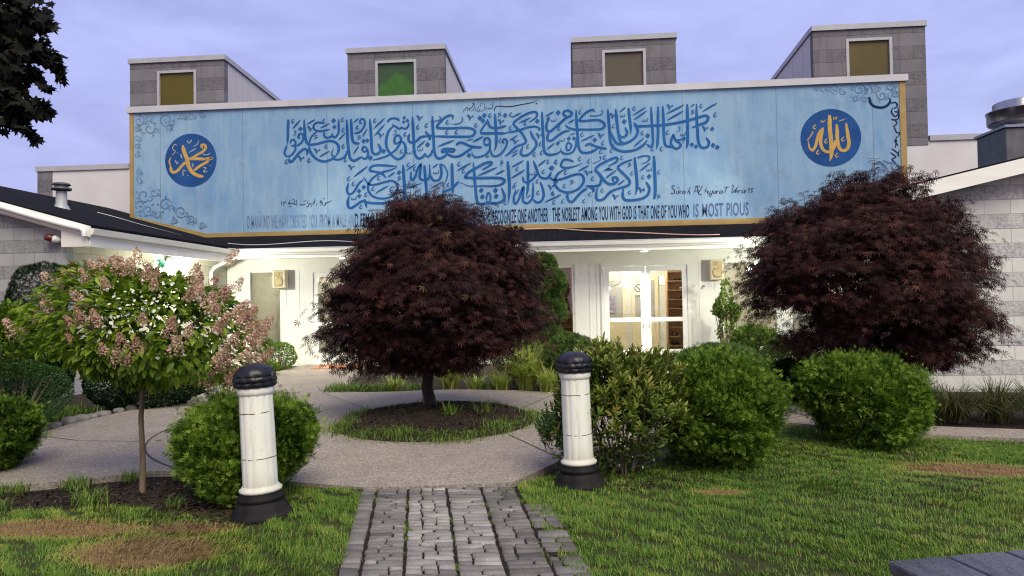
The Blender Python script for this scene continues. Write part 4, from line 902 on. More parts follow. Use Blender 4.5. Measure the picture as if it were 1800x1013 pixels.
# ================================================================== sign board
sg = thing('sign_board', 'very long weathered blue sign board painted with large Arabic calligraphy', 'sign', (-1.93, SIGN_Y, 3.5))
OUT = [(-12.56, 7.16), (8.70, 7.16), (8.70, 4.16), (6.15, 3.54), (-10.30, 3.50), (-12.56, 4.06)]
INN = [(-12.44, 7.15), (8.55, 7.15), (8.55, 4.28), (6.12, 3.70), (-10.28, 3.66), (-12.44, 4.20)]
m = MB(); m.prism([(x, SIGN_Y, z) for x, z in OUT], (0,0,0), (0,.12,0)); m.build('board', M['signblue'], sg)
m = MB()
for i in range(1, 6):
    a, b, c, d = OUT[i], OUT[(i+1) % 6], INN[(i+1) % 6], INN[i]
    m.prism([(p[0], SIGN_Y-.001, p[1]) for p in (a, b, c, d)], (0,-.018,0), (0,0,0))
m.build('gold_border', M['gold'], sg)
m = MB(); m.box(-12.62, 8.76, SIGN_Y-.07, SIGN_Y+.2, 7.161, 7.335); m.build('coping', vary('pale_grey_coping', (.40,.40,.43), (.47,.47,.50), 1.5, .5), sg)
m = MB(); m.box(-10.3, 6.1, SIGN_Y-.03, SIGN_Y+.11, 3.44, 3.495); m.build('flashing', M['cap'], sg)
for x in (-11.5, -8.2, -4.9, -1.6, 1.7, 5.0, 7.8): m = MB(); m.box(x, x+.09, SIGN_Y+.121, SIGN_Y+.21, 3.5 if -10 < x < 6 else 4.3, 7.1); m.build('back_post', M['dgrey'], sg)
Paint().run(VERSE).build('verse_calligraphy', M['callig'], sg)
for key, cx, cy, rx, ry, G_, P_ in (('M1', 510, 525, 418, 432, GOLD1, PALE1), ('M2', 592, 527, 452, 428, GOLD2, None)):
    c = Paint().pt(key, cx, cy, 0); ex = Paint().pt(key, cx+rx, cy, 0)[0]-c[0]; ez = c[1]-Paint().pt(key, cx, cy+ry, 0)[1]
    m = MB(); m.prism([(c[0]+ex*math.cos(a), SIGN_Y-.004, c[1]+ez*math.sin(a)) for a in np.linspace(0, 2*math.pi, 65)[:-1]], (0,0,0), (0,.003,0))
    md = m.build('medallion', M['disc'], sg); md['label'] = 'dark blue disc with gold lettering'
    Paint().run(G_).build('gold_lettering', M['goldink'], md)
    if P_: Paint().run(P_).build('pale_lettering', M['palegold'], md)
for D_ in (BISM, SURA, LATIN): Paint().run(D_).build('small_lettering', M['navy'], sg)
Paint().run(NAVYSCROLL).build('navy_scroll', M['navy'], sg)
for sg_ in [('RECOGNIZE ONE ANOTHER', (866, 369.5, 394.5), (963.5, 365.5, 390)), ('THE NOBLEST AMONG YOU WITH GOD IS THAT ONE OF YOU WHO', (971, 365, 390), (1211.5, 359.5, 383)), ('D FEMALE AND', (624, 375.5, 399), (688, 374, 398.5))]: lettering('english_line', [sg_], M['navy'], sg)
lettering('english_ending', [('IS MOST PIOUS', (1219, 358.5, 382), (1316, 355.2, 379))], vary('worn_navy_lettering', (.030,.065,.19), (.055,.10,.25), 12, .5), sg)
for sg_ in [('O MANKIND WE HAVE CREATED YOU', (434, 379, 401.5), (557, 377, 400.5)), ('FROM A MALE AN', (562, 377, 400.5), (622, 375.5, 399.5)), ('MADE YOU INTO NATIONS AND TRIBES', (693, 374, 398), (826, 371, 396)), ('YOU MAY', (831, 371, 396), (862, 370, 395))]: lettering('faded_english_line', [sg_], M['fade'], sg)
ps = Paint(); r_ = random.Random(5)
def corner(ch, spots):
    for (x, y, r) in spots:
        s = r_.choice((-1, 1)); a = r_.uniform(0, 6.28)
        ps.scroll(ch, x, y, r, a, r_.uniform(1.1, 1.7), r_.uniform(.10, .16)*r+2, s)
        ps.scroll(ch, x+r*.9, y+r*.4, r*.5, a+2, 1.1, .12*r+1, -s)
        for k in range(3):
            b = r_.uniform(0, 6.28); p = (x+math.cos(b)*r, y+math.sin(b)*r); q = (p[0]+math.cos(b+.8)*r*.45, p[1]+math.sin(b+.8)*r*.45)
            ps.ribbon(ch, [p, ((p[0]+q[0])/2+3, (p[1]+q[1])/2-4), q], r*.13+2, True)
corner('TL', [(85,140,40),(160,195,50),(150,120,36),(285,130,50),(300,190,28),(405,105,32),(475,100,26),(550,90,22),(70,200,24)])
ps.build('faded_scroll', M['fade2'], sg); ps = Paint(); corner('TL', [(68,270,26),(66,330,24),(64,390,22)])
ps.build('faded_scroll', M['fade2'], sg); ps = Paint(); corner('TL', [(80,520,26),(78,580,28),(120,690,50),(195,670,36),(90,760,36),(150,800,44),(280,760,50),(210,830,30),(395,810,46),(340,880,26),(470,870,34),(550,910,26),(75,830,24)])
ps.build('faded_scroll', M['fade2'], sg)
ps = Paint(); corner('TR', [(170,120,30),(250,130,36),(340,130,42),(400,165,30),(560,140,60),(600,230,30),(690,120,46),(760,190,46),(830,110,40),(870,180,34),(520,215,28),(880,100,20)]); ps.build('faded_scroll', M['fade2'], sg)
ps = Paint(); ps.run(DUSTYSCROLL); corner('TR', [(720,850,42),(790,850,30),(880,820,36),(900,900,30),(830,900,30)]); ps.build('dusty_scroll', vary('dusty_blue_scroll_paint', (.045,.085,.19), (.10,.17,.33), 9, .5), sg)
# ================================================================== fixtures
def lamp_light(name, parent, loc, e, col=(1,.97,.76), r=.07, spot=None):
    L = bpy.data.lights.new(name, 'SPOT' if spot else 'POINT'); L.energy = e; L.color = col; L.shadow_soft_size = r
    o = bpy.data.objects.new(name, L); COL.objects.link(o); o.parent = parent; o.location = Vector(loc)-ORG[parent.name]
    if spot: L.spot_size = RAD(spot); L.spot_blend = .6
    return o
def soffit_light(x, label, e):
    t = thing('soffit_light', label, 'ceiling light', (x, 17.98, 2.854), 'round lights under the entrance eave')
    m = MB(); m.smooth = True; m.lathe((x, 17.98, 2.80), [(.10,0), (.135,.012), (.14,.054)], 24); m.build('trim_ring', M['alum'], t)
    m = MB(); m.smooth = True; m.lathe((x, 17.98, 2.782), [(.05,0), (.095,.008), (.10,.017)], 24); m.build('lens', M['lamp'], t)
    L = bpy.data.lights.new('lamp', 'AREA'); L.shape = 'DISK'; L.size = .18; L.energy = e; L.spread = RAD(105); L.color = (1, .98, .84); lo = bpy.data.objects.new('lamp', L); COL.objects.link(lo); lo.parent = t; lo.location = (0, 0, -.075)
soffit_light(1.78, 'lit round white light under the eave above the right glass doors', 30)
soffit_light(-5.95, 'lit round white light under the eave above the left glass doors', 30)
soffit_light(-2.0, 'lit round white light under the eave behind the middle maple', 32)
def flood(x, sgn, label):
    y, z = 15.83, 2.56; q = x+sgn*.0
    t = thing('flood_light', label, 'wall light', (x, y, z), 'flood lights on the wing walls')
    m = MB(); m.box(min(x, x+sgn*.05), max(x, x+sgn*.05), y-.09, y+.09, z-.02, z+.16); m.tube([(x+sgn*.05, y, z+.06), (x+sgn*.15, y, z+.10)], .02); m.build('bracket', M['alum'], t)
    m = MB(); m.smooth = True; m.lathe((x+sgn*.15, y-.02, z+.24), [(.03,.06), (.10,.05), (.17,-.02), (.20,-.15), (.185,-.15), (.155,-.03), (.08,.035)], 20); m.build('shade', M['dgrey'], t)
    m = MB(); m.smooth = True; m.lathe((x+sgn*.16, y, z-.07), [(.02,-.02), (.075,0), (.085,.06), (.05,.13), (.03,.16)], 16); m.build('bulb', M['flood'], t)
    m = MB(); m.smooth = True; m.lathe((x+sgn*.13, y-.50, z-.02), [(.03,.12), (.075,.08), (.085,.0), (.05,-.06)], 14); m.tube([(x+sgn*.02, y-.5, z+.1), (x+sgn*.13, y-.5, z+.1)], .03); m.build('green_lens', M['greenlens'], t)
    lamp_light('lamp', t, (x+sgn*.34, y-.10, z-.12), 330, (1,.99,.84), .09)
flood(-9.41, 1, 'brightly lit flood light with green lens on the left wing wall')
flood(5.55, -1, 'brightly lit flood light on the right wing wall behind the tree')

def speaker(x0, x1, z0, z1, label):
    t = thing('wall_speaker', label, 'speaker', ((x0+x1)/2, YF-.1, z0), 'box speakers on the entrance wall')
    m = MB(); m.box(x0, x1, YF-.30, YF-.09, z0, z1); m.build('cabinet', M['speaker'], t, bevel=.03)
    xc = (x0+x1)/2; m = MB(); m.box(x0+.055, x1-.055, YF-.306, YF-.299, z0+.04, z1-.04); g = m.build('grille', M['grille'], t, bevel=.003)
    m = MB(); m.smooth = True; m.lathe((xc, YF-.307, z0+.18), [(.12,0), (.125,.004), (.10,.010)], 24, axis=(0,-1,0)); m.lathe((xc, YF-.307, z1-.11), [(.05,0), (.05,.005), (.03,.010)], 16, axis=(0,-1,0)); m.build('cone', M['grille'], t)
    m = MB(); m.box(xc-.05, xc+.05, YF-.089, YF-.023, z0+.15, z1-.15); m.build('bracket', M['alum'], t)
speaker(-8.0, -7.64, 2.05, 2.54, 'cream box speaker on the white wall above the left window edge')
speaker(3.46, 3.80, 2.06, 2.57, 'cream box speaker on the white wall beside the right glass doors')

t = thing('security_light', 'dark red lamp in a white holder on the left wing corner', 'wall lamp', (-9.60, 12.45, 2.88))
m = MB(); m.smooth = True; m.lathe((-9.46, 12.46, 2.86), [(.05,0), (.05,.03)], 14, axis=(0,-1,0)); m.lathe((-9.47, 12.40, 2.85), [(.03,0), (.065,.05), (.075,.10), (.07,.13)], 16, axis=(-.85,-.35,.25)); m.build('holder', M['alum'], t)
m = MB(); m.smooth = True; m.lathe((-9.575, 12.355, 2.883), [(.06,0), (.07,.06), (.065,.13), (.03,.16)], 16, axis=(-.85,-.35,.25)); m.build('bulb', M['red'], t)

# roof vent on the left wing roof
def rz(x): return ZL+.06+SL*(-8.93-x)
t = thing('roof_vent', 'short galvanised vent pipe with cap on the left black roof', 'vent', (-11.44, 15, rz(-11.44)))
m = MB(); m.smooth = True; z = rz(-11.44); m.lathe((-11.44, 15, z-.12), [(.20,.02), (.17,.12), (.115,.22), (.11,.50)], 20); m.build('flue', M['cap'], t)
m = MB(); m.smooth = True; m.lathe((-11.44, 15, z+.40), [(.10,0), (.20,.015), (.205,.06), (.14,.08), (.14,.12), (.19,.13), (.16,.17), (.03,.20)], 20); m.build('cap', M['dgrey'], t)
# exhaust fan on the right wing roof
def rzr(x): return ZR+.05+SR*(x-XER)
ex, ey = 8.98, 15.0; z = rzr(ex)
t = thing('exhaust_fan', 'large round metal exhaust fan on a dark square box on the right roof', 'fan', (ex, ey, z))
m = MB(); m.box(ex-.56, ex+.56, ey-.5, ey+.5, z-.25, 4.80); m.build('curb_box', M['dgrey'], t, bevel=.02)
m = MB(); m.box(ex-.60, ex+.60, ey-.54, ey+.54, 4.801, 4.85); m.build('flange', M['steel'], t)
m = MB(); m.smooth = True; m.lathe((ex, ey, 4.85), [(.46,0), (.40,.04), (.42,.07), (.54,.13), (.56,.16), (.56,.36), (.58,.365), (.58,.385), (.47,.40), (.46,.41), (.455,.545), (.44,.56), (.44,.46)], 36); m.build('housing', M['steel'], t)
m = MB(); m.smooth = True; m.lathe((ex, ey, 5.27), [(.436,0), (.436,.02)], 30); m.build('louvre', M['dgrey'], t)

# cables along the roof edge
def cable(label, pts, mat, r=.012):
    t = thing('roof_cable', label, 'cable', pts[0], None); m = MB(); m.smooth = True; m.tube([tuple(p) for p in pts], r, 6); m.build('wire', mat, t)
def ezr(y): return 3.035+.31*(y-17.53)
cable('thin white cable sagging along the edge of the left black roof', [(-12.0+i*.26, 17.0+.1*math.sin(i), rz(-12.0+i*.26)+.02) for i in range(12)]+[(-8.8, 17.5, 3.08), (-8.6, 17.50, 3.06)], M['cable'])
cable('white cable snaking low across the black roof above the entrance', [(x, 18.35-.55*((x+10)/7.)+.22*math.sin(x*1.7), ezr(18.35-.55*((x+10)/7.)+.22*math.sin(x*1.7))+.015) for x in np.linspace(-9.2, -3.0, 22)], M['cable'])
cable('pinkish cable crossing the black roof above the right doors', [(x, 19.05-1.25*max(0, min(1, (x+.4)/3.6))**.8+.05*math.sin(x*3), ezr(19.05-1.25*max(0, min(1, (x+.4)/3.6))**.8)+.03) for x in np.linspace(-2.6, 3.6, 26)], M['pinkcable'], .016)
cable('thin white wire sagging along the white fascia above the doors', [(x, 17.594, 2.885+.012*math.sin(x*2.3)) for x in np.linspace(-8.5, 4.8, 60)], M['cable'], .008)

# lobby furniture seen through the panes
def shelf_unit(x0, x1, y0, y1, z1, n, label):
    t = thing('shoe_shelf', label, 'shelf', ((x0+x1)/2, y0, .012), 'wooden shelves inside the lobby')
    for x in (x0, x1-.035): m = MB(); m.box(x, x+.035, y0, y1, .013, z1); m.build('side_panel', M['wood'], t)
    m = MB(); m.box(x0+.036, x1-.036, y1-.015, y1-.001, .014, z1-.001); m.build('back_panel', M['wood'], t)
    for i in range(n+1):
        z = .08+(z1-.12)*i/n; m = MB(); m.box(x0+.036, x1-.036, y0+.01, y1-.016, z, z+.025); m.build('shelf', M['wood'], t)
    return t
shelf_unit(-3.9, -.03, 18.95, 19.30, 2.5, 9, 'wide orange wooden shelves behind the window left of the right doors')
shelf_unit(2.50, 3.30, 19.35, 19.68, 2.6, 10, 'tall orange wooden shelves seen through the right glass door')
rs = random.Random(3)
shoes = [vary('dark_shoe', (.03,.03,.03), (.06,.05,.05), 9, .6), vary('pale_shoe', (.5,.48,.44), (.6,.58,.52), 9, .6), vary('brown_shoe', (.16,.09,.05), (.22,.12,.07), 9, .6)]
for i in range(9):
    lv = [8, 7, 6, 5, 4, 2, 1, 0, 0][i]; x = 2.66+rs.uniform(0, .42); z = .08+(2.6-.12)*lv/10+.026 if i < 8 else .0125
    for sx in (0, .11):
        m = MB(); m.smooth = True; y = 19.37
        m.lathe((x+sx, y+.01, z+.045), [(.012,0), (.036,.03), (.040,.08), (.032,.14), (.038,.20), (.036,.24), (.01,.26)], 10, axis=(0,1,0))
        o = m.build('shoe', shoes[i % 3], None, org=(x+sx, y, z)); _props(o, ['dark', 'pale', 'brown'][i % 3]+' shoe lying on the orange shelves behind the glass door', 'shoe', 'shoes on the lobby shelves')
t = thing('notice_sign', 'white notice with a crossed circle on the inner door', 'sign', (1.92, 21.30, 1.72))
m = MB(); m.box(1.76, 2.08, 21.318, 21.326, 1.72, 2.12); m.build('board', vary('grey_notice', (.55,.53,.48), (.6,.58,.54), 5, .6), t)
m = MB(); c = (1.92, 21.314, 1.94)
m.tube([(c[0]+.105*math.cos(a), c[1], c[2]+.105*math.sin(a)) for a in np.linspace(0, 2*math.pi, 25)], .012, 6, False); m.tube([(c[0]-.075, c[1], c[2]+.075), (c[0]+.075, c[1], c[2]-.075)], .012, 6); m.build('crossed_circle', M['dgrey'], t)
t = thing('exit_sign', 'small blue and red sign high on the lobby back wall', 'sign', (2.62, 21.28, 2.02))
m = MB(); m.box(2.54, 2.70, 21.34, 21.386, 2.12, 2.26); m.build('upper_panel', emit('blue_sign_panel', (.25,.6,.9), .8), t)
m = MB(); m.box(2.54, 2.70, 21.34, 21.386, 2.02, 2.119); m.build('lower_panel', emit('red_sign_panel', (.9,.3,.25), .6), t)
t = thing('wall_poster', 'small purple poster seen through the left pane of the right doors', 'poster', (1.16, 21.3, 1.3))
m = MB(); m.box(.98, 1.24, 21.315, 21.325, 1.22, 1.72); m.build('sheet', vary('purple_print', (.12,.09,.16), (.45,.40,.50), 9, .6), t)
t = thing('bright_spot_bulbs', 'small glowing bulbs added behind the door glass for its bright reflections', 'ceiling light', (1.35, 20.4, 2.0))  # added bulbs, standing for bright reflections in the door pane
m = MB(); m.tube([(1.35, 20.4, 2.74), (1.35, 20.4, 2.1)], .01, 6); m.tube([(1.02, 20.4, 1.94), (1.35, 20.4, 2.08), (1.62, 20.4, 2.0)], .01, 6); m.build('stem', M['steel'], t)
for dx, dz in ((-.32,-.09), (0,.0), (.11,-.05), (.24,-.03), (.05,.10)):
    m = MB(); m.smooth = True; m.lathe((1.35+dx, 20.4, 2.02+dz), [(.01,-.035), (.032,-.02), (.036,0), (.02,.03), (.008,.045)], 10); m.build('bulb', M['lamp'], t)
o = MB().box(-6.55, -5.3, 17.15, 18.35, .002, .018).build('door_mat', M['mat_red'], None, org=(-5.9, 17.7, 0), bevel=.006); _props(o, 'red brown doormat on the walk at the left glass doors', 'doormat')

# ================================================================== bollards
def bollard(x, y, lean, rot, label):
    t = thing('bollard', label, 'bollard', (x, y, -.03), 'bollards flanking the brick path')
    fl = lambda k, i: 1-(.045 if k % 5 == 0 else .0)
    def base(m):
        m.smooth = True
        m.lathe((x, y, -.06), [(.222,0), (.224,.045), (.218,.062), (.206,.066), (.200,.09), (.188,.118), (.173,.140), (.166,.150), (.166,.157), (.174,.163), (.174,.184), (.167,.190), (.158,.193), (.156,.22)], 60, flute=lambda k, i: 1+.014*math.sin(k*2*math.pi/5) if i < 7 else 1)
    def shaft(m):
        m.smooth = True
        m.lathe((x, y, .155), [(.141,.0), (.156,.010), (.157,.026), (.142,.036), (.134,.05)], 40)
        m.lathe((x, y, .20), [(.1285,0), (.127,.25), (.125,.5), (.1225,.69)], 64, flute=fl)
        m.lathe((x, y, .888), [(.124,0), (.130,.008), (.135,.02), (.136,.045), (.132,.055)], 40)
    def cap(m):
        m.smooth = True
        m.lathe((x, y, .943), [(.128,0), (.146,.006), (.156,.022), (.151,.036), (.150,.042), (.159,.050), (.159,.070), (.150,.080), (.150,.085), (.154,.096), (.144,.122), (.124,.146), (.088,.167), (.044,.180), (.01,.183)], 96, flute=lambda k, i: 1+(.055*abs(math.sin(k*math.pi/96*12+(i//3)*.8))-.03+.012*math.sin(k*2.9+i*3.1)) if 0 < i < 10 else 1)
    for nm, mt, fn in (('base', M['blackbase'], base), ('shaft', M['bollard'], shaft), ('cap', M['black'], cap)):
        m = MB(); fn(m); m.build(nm, mt, t)
    t.rotation_euler = (0, lean, rot)
bollard(-2.385, 5.24, RAD(-2.6), RAD(0), 'white fluted bollard with black dome cap left of the brick path')
bollard(.025, 6.20, RAD(-1.6), RAD(0), 'white fluted bollard with black dome cap right of the brick path')

# ================================================================== picnic table, its corner at the bottom right of the view
tc0 = Vector((.935, 2.265, .75)); ux = Vector((.967, .256, 0)); uy = Vector((.256, -.967, 0))
t = thing('picnic_table', 'dark wet plank table, its corner reaching in at the lower right', 'table', (tc0.x, tc0.y, 0))
for i in range(4):
    a = i*.205; c = tc0+ux*(a+.10)+uy*.75+Vector((0,0,-.02)); m = MB(); m.obox(c, ux, uy, .098, .75, .02); m.build('plank', M['table'], t, bevel=.008)
for v in (.22, 1.28):
    m = MB(); m.obox(tc0+ux*.41+uy*v+Vector((0,0,-.0605)), ux, uy, .36, .045, .02); m.build('batten', M['table'], t)
    for s_ in (.14, .68):
        m = MB(); m.obox(tc0+ux*s_+uy*v+Vector((0,0,-.43)), ux, uy, .04, .04, .35); m.build('leg', M['table'], t)

# ================================================================== edging stones along the left bed, copies of one
EDGE = [(-7.35,7.55),(-6.92,8.05),(-6.95,8.7),(-7.0,9.3),(-6.97,10.0),(-6.92,10.6),(-6.88,11.5),(-6.85,12.5),(-6.95,13.6),(-7.08,14.8),(-7.2,16.2)]
def stone_mesh(seed):
    r = random.Random(seed); m = MB(); m.smooth = True
    m.lathe((0,0,-.06), [(.07,0), (.10,.03), (.105,.09), (.085,.12), (.04,.135)], 9, flute=lambda k, i: 1+.18*math.sin(k*2.1+seed)+.08*math.sin(k*4.7+i)); return m
proto = stone_mesh(1).build('edging_stone', M['edging'], None, org=(0,0,0)); _props(proto, 'rough grey edging stone in the row between walk and left bed', 'stone', 'edging stones along the left bed')
k = 0
for a, b in zip(EDGE, EDGE[1:]):
    L_ = math.dist(a, b); n = max(2, int(L_/.21))
    for i in range(n):
        f_ = i/n; o = proto if k == 0 else proto.copy()
        if k: COL.objects.link(o)
        o.location = (a[0]+(b[0]-a[0])*f_+rs.uniform(-.03,.03), a[1]+(b[1]-a[1])*f_, -.005); o.rotation_euler = (0, 0, rs.uniform(0, 6.28)); s_ = rs.uniform(.8, 1.15); o.scale = (s_, s_*rs.uniform(.8, 1.1), s_*rs.uniform(.7, 1.0)); k += 1
E2 = [(3.0,10.15),(3.02,9.95),(3.10,9.78),(3.2,9.62),(3.34,9.52),(3.5,9.42),(3.68,9.32)]
for i, (x, y) in enumerate(E2):
    o = proto.copy(); COL.objects.link(o); o.location = (x, y, 0); o.rotation_euler = (0,0,i*1.3); _props(o, 'rough grey edging stone beside the walk between the two right bushes', 'stone', 'edging stones beside the right walk')

# ================================================================== plants
def orient(t, n):
    t = t/np.linalg.norm(t, axis=1, keepdims=True); n = n-t*np.sum(n*t, 1, keepdims=True); n /= np.maximum(np.linalg.norm(n, axis=1, keepdims=True), 1e-6)
    x = np.cross(t, n); return np.stack([x, t, n], 2)          # columns: side, tip, normal
def scatter(T, F, P, Rm, S):
    """T template (m,3); P positions (n,3); Rm (n,3,3); S sizes (n,)"""
    V = np.einsum('nij,mj->nmi', Rm, T)*S[:, None, None]+P[:, None, :]
    n, m = len(P), len(T); return V.reshape(-1, 3), (F[None]+(np.arange(n)*m)[:, None, None]).reshape(-1, F.shape[1])
def unit(n): v = rng.normal(size=(n, 3)); return v/np.linalg.norm(v, axis=1, keepdims=True)

class Crown:
    """a rounded plant body from its outline (x, z) at depth Y; the radius is lumpy"""
    def __init__(s, outline, Y, depth, lump=.10, freq=3.0, seed=0, back=None):
        s.Y = Y; P = np.array([on_y(px, py, Y)[::2] for px, py in outline]); s.c = (P.min(0)+P.max(0))/2; d = P-s.c
        th = np.arctan2(d[:, 1], d[:, 0]); o = np.argsort(th); s.th = th[o]; s.r = np.hypot(d[:, 0], d[:, 1])[o]
        s.d = depth; s.lump = lump; s.fr = freq; s.seed = seed; s.zmin = P[:, 1].min()
    def rad(s, th): return np.interp(th, np.r_[s.th-2*np.pi, s.th, s.th+2*np.pi], np.r_[s.r, s.r, s.r])
    def at(s, u, k=1.0):
        """u unit directions -> point on the lumpy surface scaled by k, and outward normal"""
        th = np.arctan2(u[:, 2], u[:, 0]); h = np.hypot(u[:, 0], u[:, 2]); r = s.rad(th)
        a = u*s.fr; L = fnoise(a[:, 0]+s.seed*3.1+a[:, 1]*.7, a[:, 2]+a[:, 1]*.9, 1.6, s.seed, 3)
        g = (1+s.lump*L)*k
        p = np.stack([s.c[0]+np.cos(th)*r*h*g, s.Y+u[:, 1]*s.d*g, s.c[1]+np.sin(th)*r*h*g], 1)
        n = np.stack([u[:, 0]/np.maximum(r, .1), u[:, 1]/s.d, u[:, 2]/np.maximum(r, .1)], 1); n /= np.linalg.norm(n, axis=1, keepdims=True)
        return p, n
Z_ = np.array([0, 0, 1.0])

LOBES = [(0, 1.0), (38, .92), (-38, .92), (78, .72), (-78, .72), (120, .42), (-120, .42)]
def star_leaf(wd=.085):
    T = []; F = []
    for a, L in LOBES:
        a = RAD(a); d = np.array([math.sin(a), math.cos(a)]); s = np.array([d[1], -d[0]]); b = len(T)
        for q, w, z in ((0, 0, 0), (.48, wd, .02), (1, 0, -.20*L), (.48, -wd, .02)):
            p = d*L*q+s*w*L; T.append((p[0], p[1], z*L))
        F.append((b, b+1, b+2, b+3))
    return np.array(T), np.array(F)
STAR = star_leaf()
def tufted(cr, nt_, per, wide, thin, kr=(.84, 1.04), front=.6, droop=.35, umin=-1.0):
    """leaf positions gathered in flattened sprays on the crown surface, with the outward direction of each spray"""
    u = unit(nt_); u[:, 1] = np.where(rng.random(nt_) < front, -np.abs(u[:, 1]), u[:, 1]); c, nr = cr.at(u, rng.uniform(*kr, nt_)); big = rng.uniform(.6, 1.35, nt_)
    k = np.maximum(4, (per*big**2*rng.uniform(.6, 1.3, nt_))).astype(int); i = np.repeat(np.arange(nt_), k); m = len(i); hz = nr.copy(); hz[:, 2] *= .35; hz /= np.maximum(np.linalg.norm(hz, axis=1, keepdims=True), 1e-6)
    sd_ = np.cross(hz, Z_); sd_ /= np.maximum(np.linalg.norm(sd_, axis=1, keepdims=True), 1e-6); up = np.cross(sd_, hz); rr = wide*big[i]; a = rng.normal(0, .5, m); b = rng.normal(0, .5, m)
    p = c[i]+hz[i]*(a*rr)[:, None]+sd_[i]*(b*rr)[:, None]+Z_*(rng.normal(0, thin, m)-droop*(a*a+b*b)*rr)[:, None]
    return p, nr[i], rng.random(nt_)[i]
def maple_crown(cr, n, name, mat, parent, size=(.062, .100), sparse=None, low=668):
    p, nr, h = tufted(cr, n//48, 40, .23, .030, (.70, .965))
    n2 = n//3; u = unit(n2); p2, r2 = cr.at(u, rng.uniform(.50, .84, n2)); p = np.concatenate([p, p2]); nr = np.concatenate([nr, r2]); h = np.concatenate([h, np.full(n2, .12)])  # inner leaves get a low tint, shade inside the crown as colour
    keep = np.ones(len(p), bool)
    if sparse is not None: keep &= sparse(p)
    vy = p[:, 1]*_cp; ypix = 506.5-1248*(((p-np.array([0,0,EYE]))@np.array(UP))/((p-np.array([0,0,EYE]))@np.array(FW))); keep &= ypix < low+rng.normal(0, 9, len(p))
    p, nr, h = p[keep], nr[keep], h[keep]; m = len(p)
    az = nr.copy(); az[:, 2] = 0; az += rng.normal(0, .45, (m, 3)); t = az*.75-Z_*rng.uniform(.15, .95, (m, 1))
    nn = nr*.45+Z_*.85+rng.normal(0, .33, (m, 3)); S = rng.uniform(*size, m)
    V, F = scatter(STAR[0], STAR[1], p, orient(t, nn), S)
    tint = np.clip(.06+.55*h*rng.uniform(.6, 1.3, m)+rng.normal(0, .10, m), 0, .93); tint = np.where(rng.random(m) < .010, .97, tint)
    return np_mesh(name, V, F, mat, parent, rnd=np.repeat(tint, len(STAR[1])))
def limbs(parent, mat, base, cr, n, r0, seed, split=.35, name='trunk', reach=.72, up=-.05):
    r = random.Random(seed); m = MB(); m.smooth = True; base = Vector(base)
    top = Vector((cr.c[0], cr.Y, cr.c[1])); sp = base.lerp(top, split)+Vector((r.uniform(-.05,.05), 0, 0))
    m.tube([base-Vector((0,0,.08)), base+Vector((.01,0,.10)), base.lerp(sp, .5)+Vector((r.uniform(-.04,.04), r.uniform(-.04,.04), 0)), sp], [r0*1.45, r0*1.08, r0*.95, r0*.9], 12)
    for i in range(n):
        a = 2*math.pi*(i+r.uniform(-.2,.2))/n; u = np.array([[math.cos(a)*.9, math.sin(a)*.9, r.uniform(up, .8)]]); u /= np.linalg.norm(u)
        e = Vector(cr.at(u, np.array([reach]))[0][0]); mid = sp.lerp(e, .45)+Vector((r.uniform(-.1,.1), r.uniform(-.1,.1), .12))
        m.tube([sp-Vector((0,0,.05)), sp.lerp(mid, .5)+Vector((0,0,.03)), mid, mid.lerp(e, .55)+Vector((r.uniform(-.06,.06),)*3), e], [r0*.62, r0*.5, r0*.36, r0*.22, r0*.08], 7)
        for _ in range(3):
            b = mid.lerp(e, r.uniform(.1, .7)); d = (e-sp).normalized()+Vector((r.uniform(-.8,.8), r.uniform(-.8,.8), r.uniform(-.2,.7))); m.tube([b, b+d*.25, b+d*.5+Vector((0,0,.05))], [r0*.2, r0*.13, r0*.05], 5)
    return m.build(name, mat, parent)

def sprigs(cr, n, parent, mat, seed, umin=.25):
    r = np.random.default_rng(seed); u = r.normal(size=(n*4, 3)); u /= np.linalg.norm(u, axis=1, keepdims=True); u = u[u[:, 2] > umin][:n]; p, nr = cr.at(u, np.full(len(u), .88)); m = MB(); P = []; T = []; N = []
    for i in range(len(u)):
        d = nr[i]*.5+Z_*.7+r.normal(0, .2, 3); d /= np.linalg.norm(d); L = r.uniform(.12, .34); e = p[i]+d*L; m.tube([p[i], (p[i]+e)/2+r.normal(0, .012, 3), e], [.005, .004, .002], 4, False)
        for j in range(int(5+L*22)):
            f_ = r.uniform(.25, 1.05); a = r.uniform(0, 6.28); o = np.array([math.cos(a), math.sin(a), -.25]); P.append(p[i]+d*L*f_+o*.03); T.append(o+d*.2); N.append(Z_+r.normal(0, .35, 3))
    k = len(P); V, F = scatter(STAR[0], STAR[1], np.array(P), orient(np.array(T), np.array(N)), r.uniform(.06, .10, k)); np_mesh('sprig', V, F, mat, parent, rnd=np.repeat(np.clip(r.normal(.4, .2, k), 0, .9), len(STAR[1])))['kind'] = 'stuff'; m.build('twig', M['darkbark'], parent)['kind'] = 'stuff'
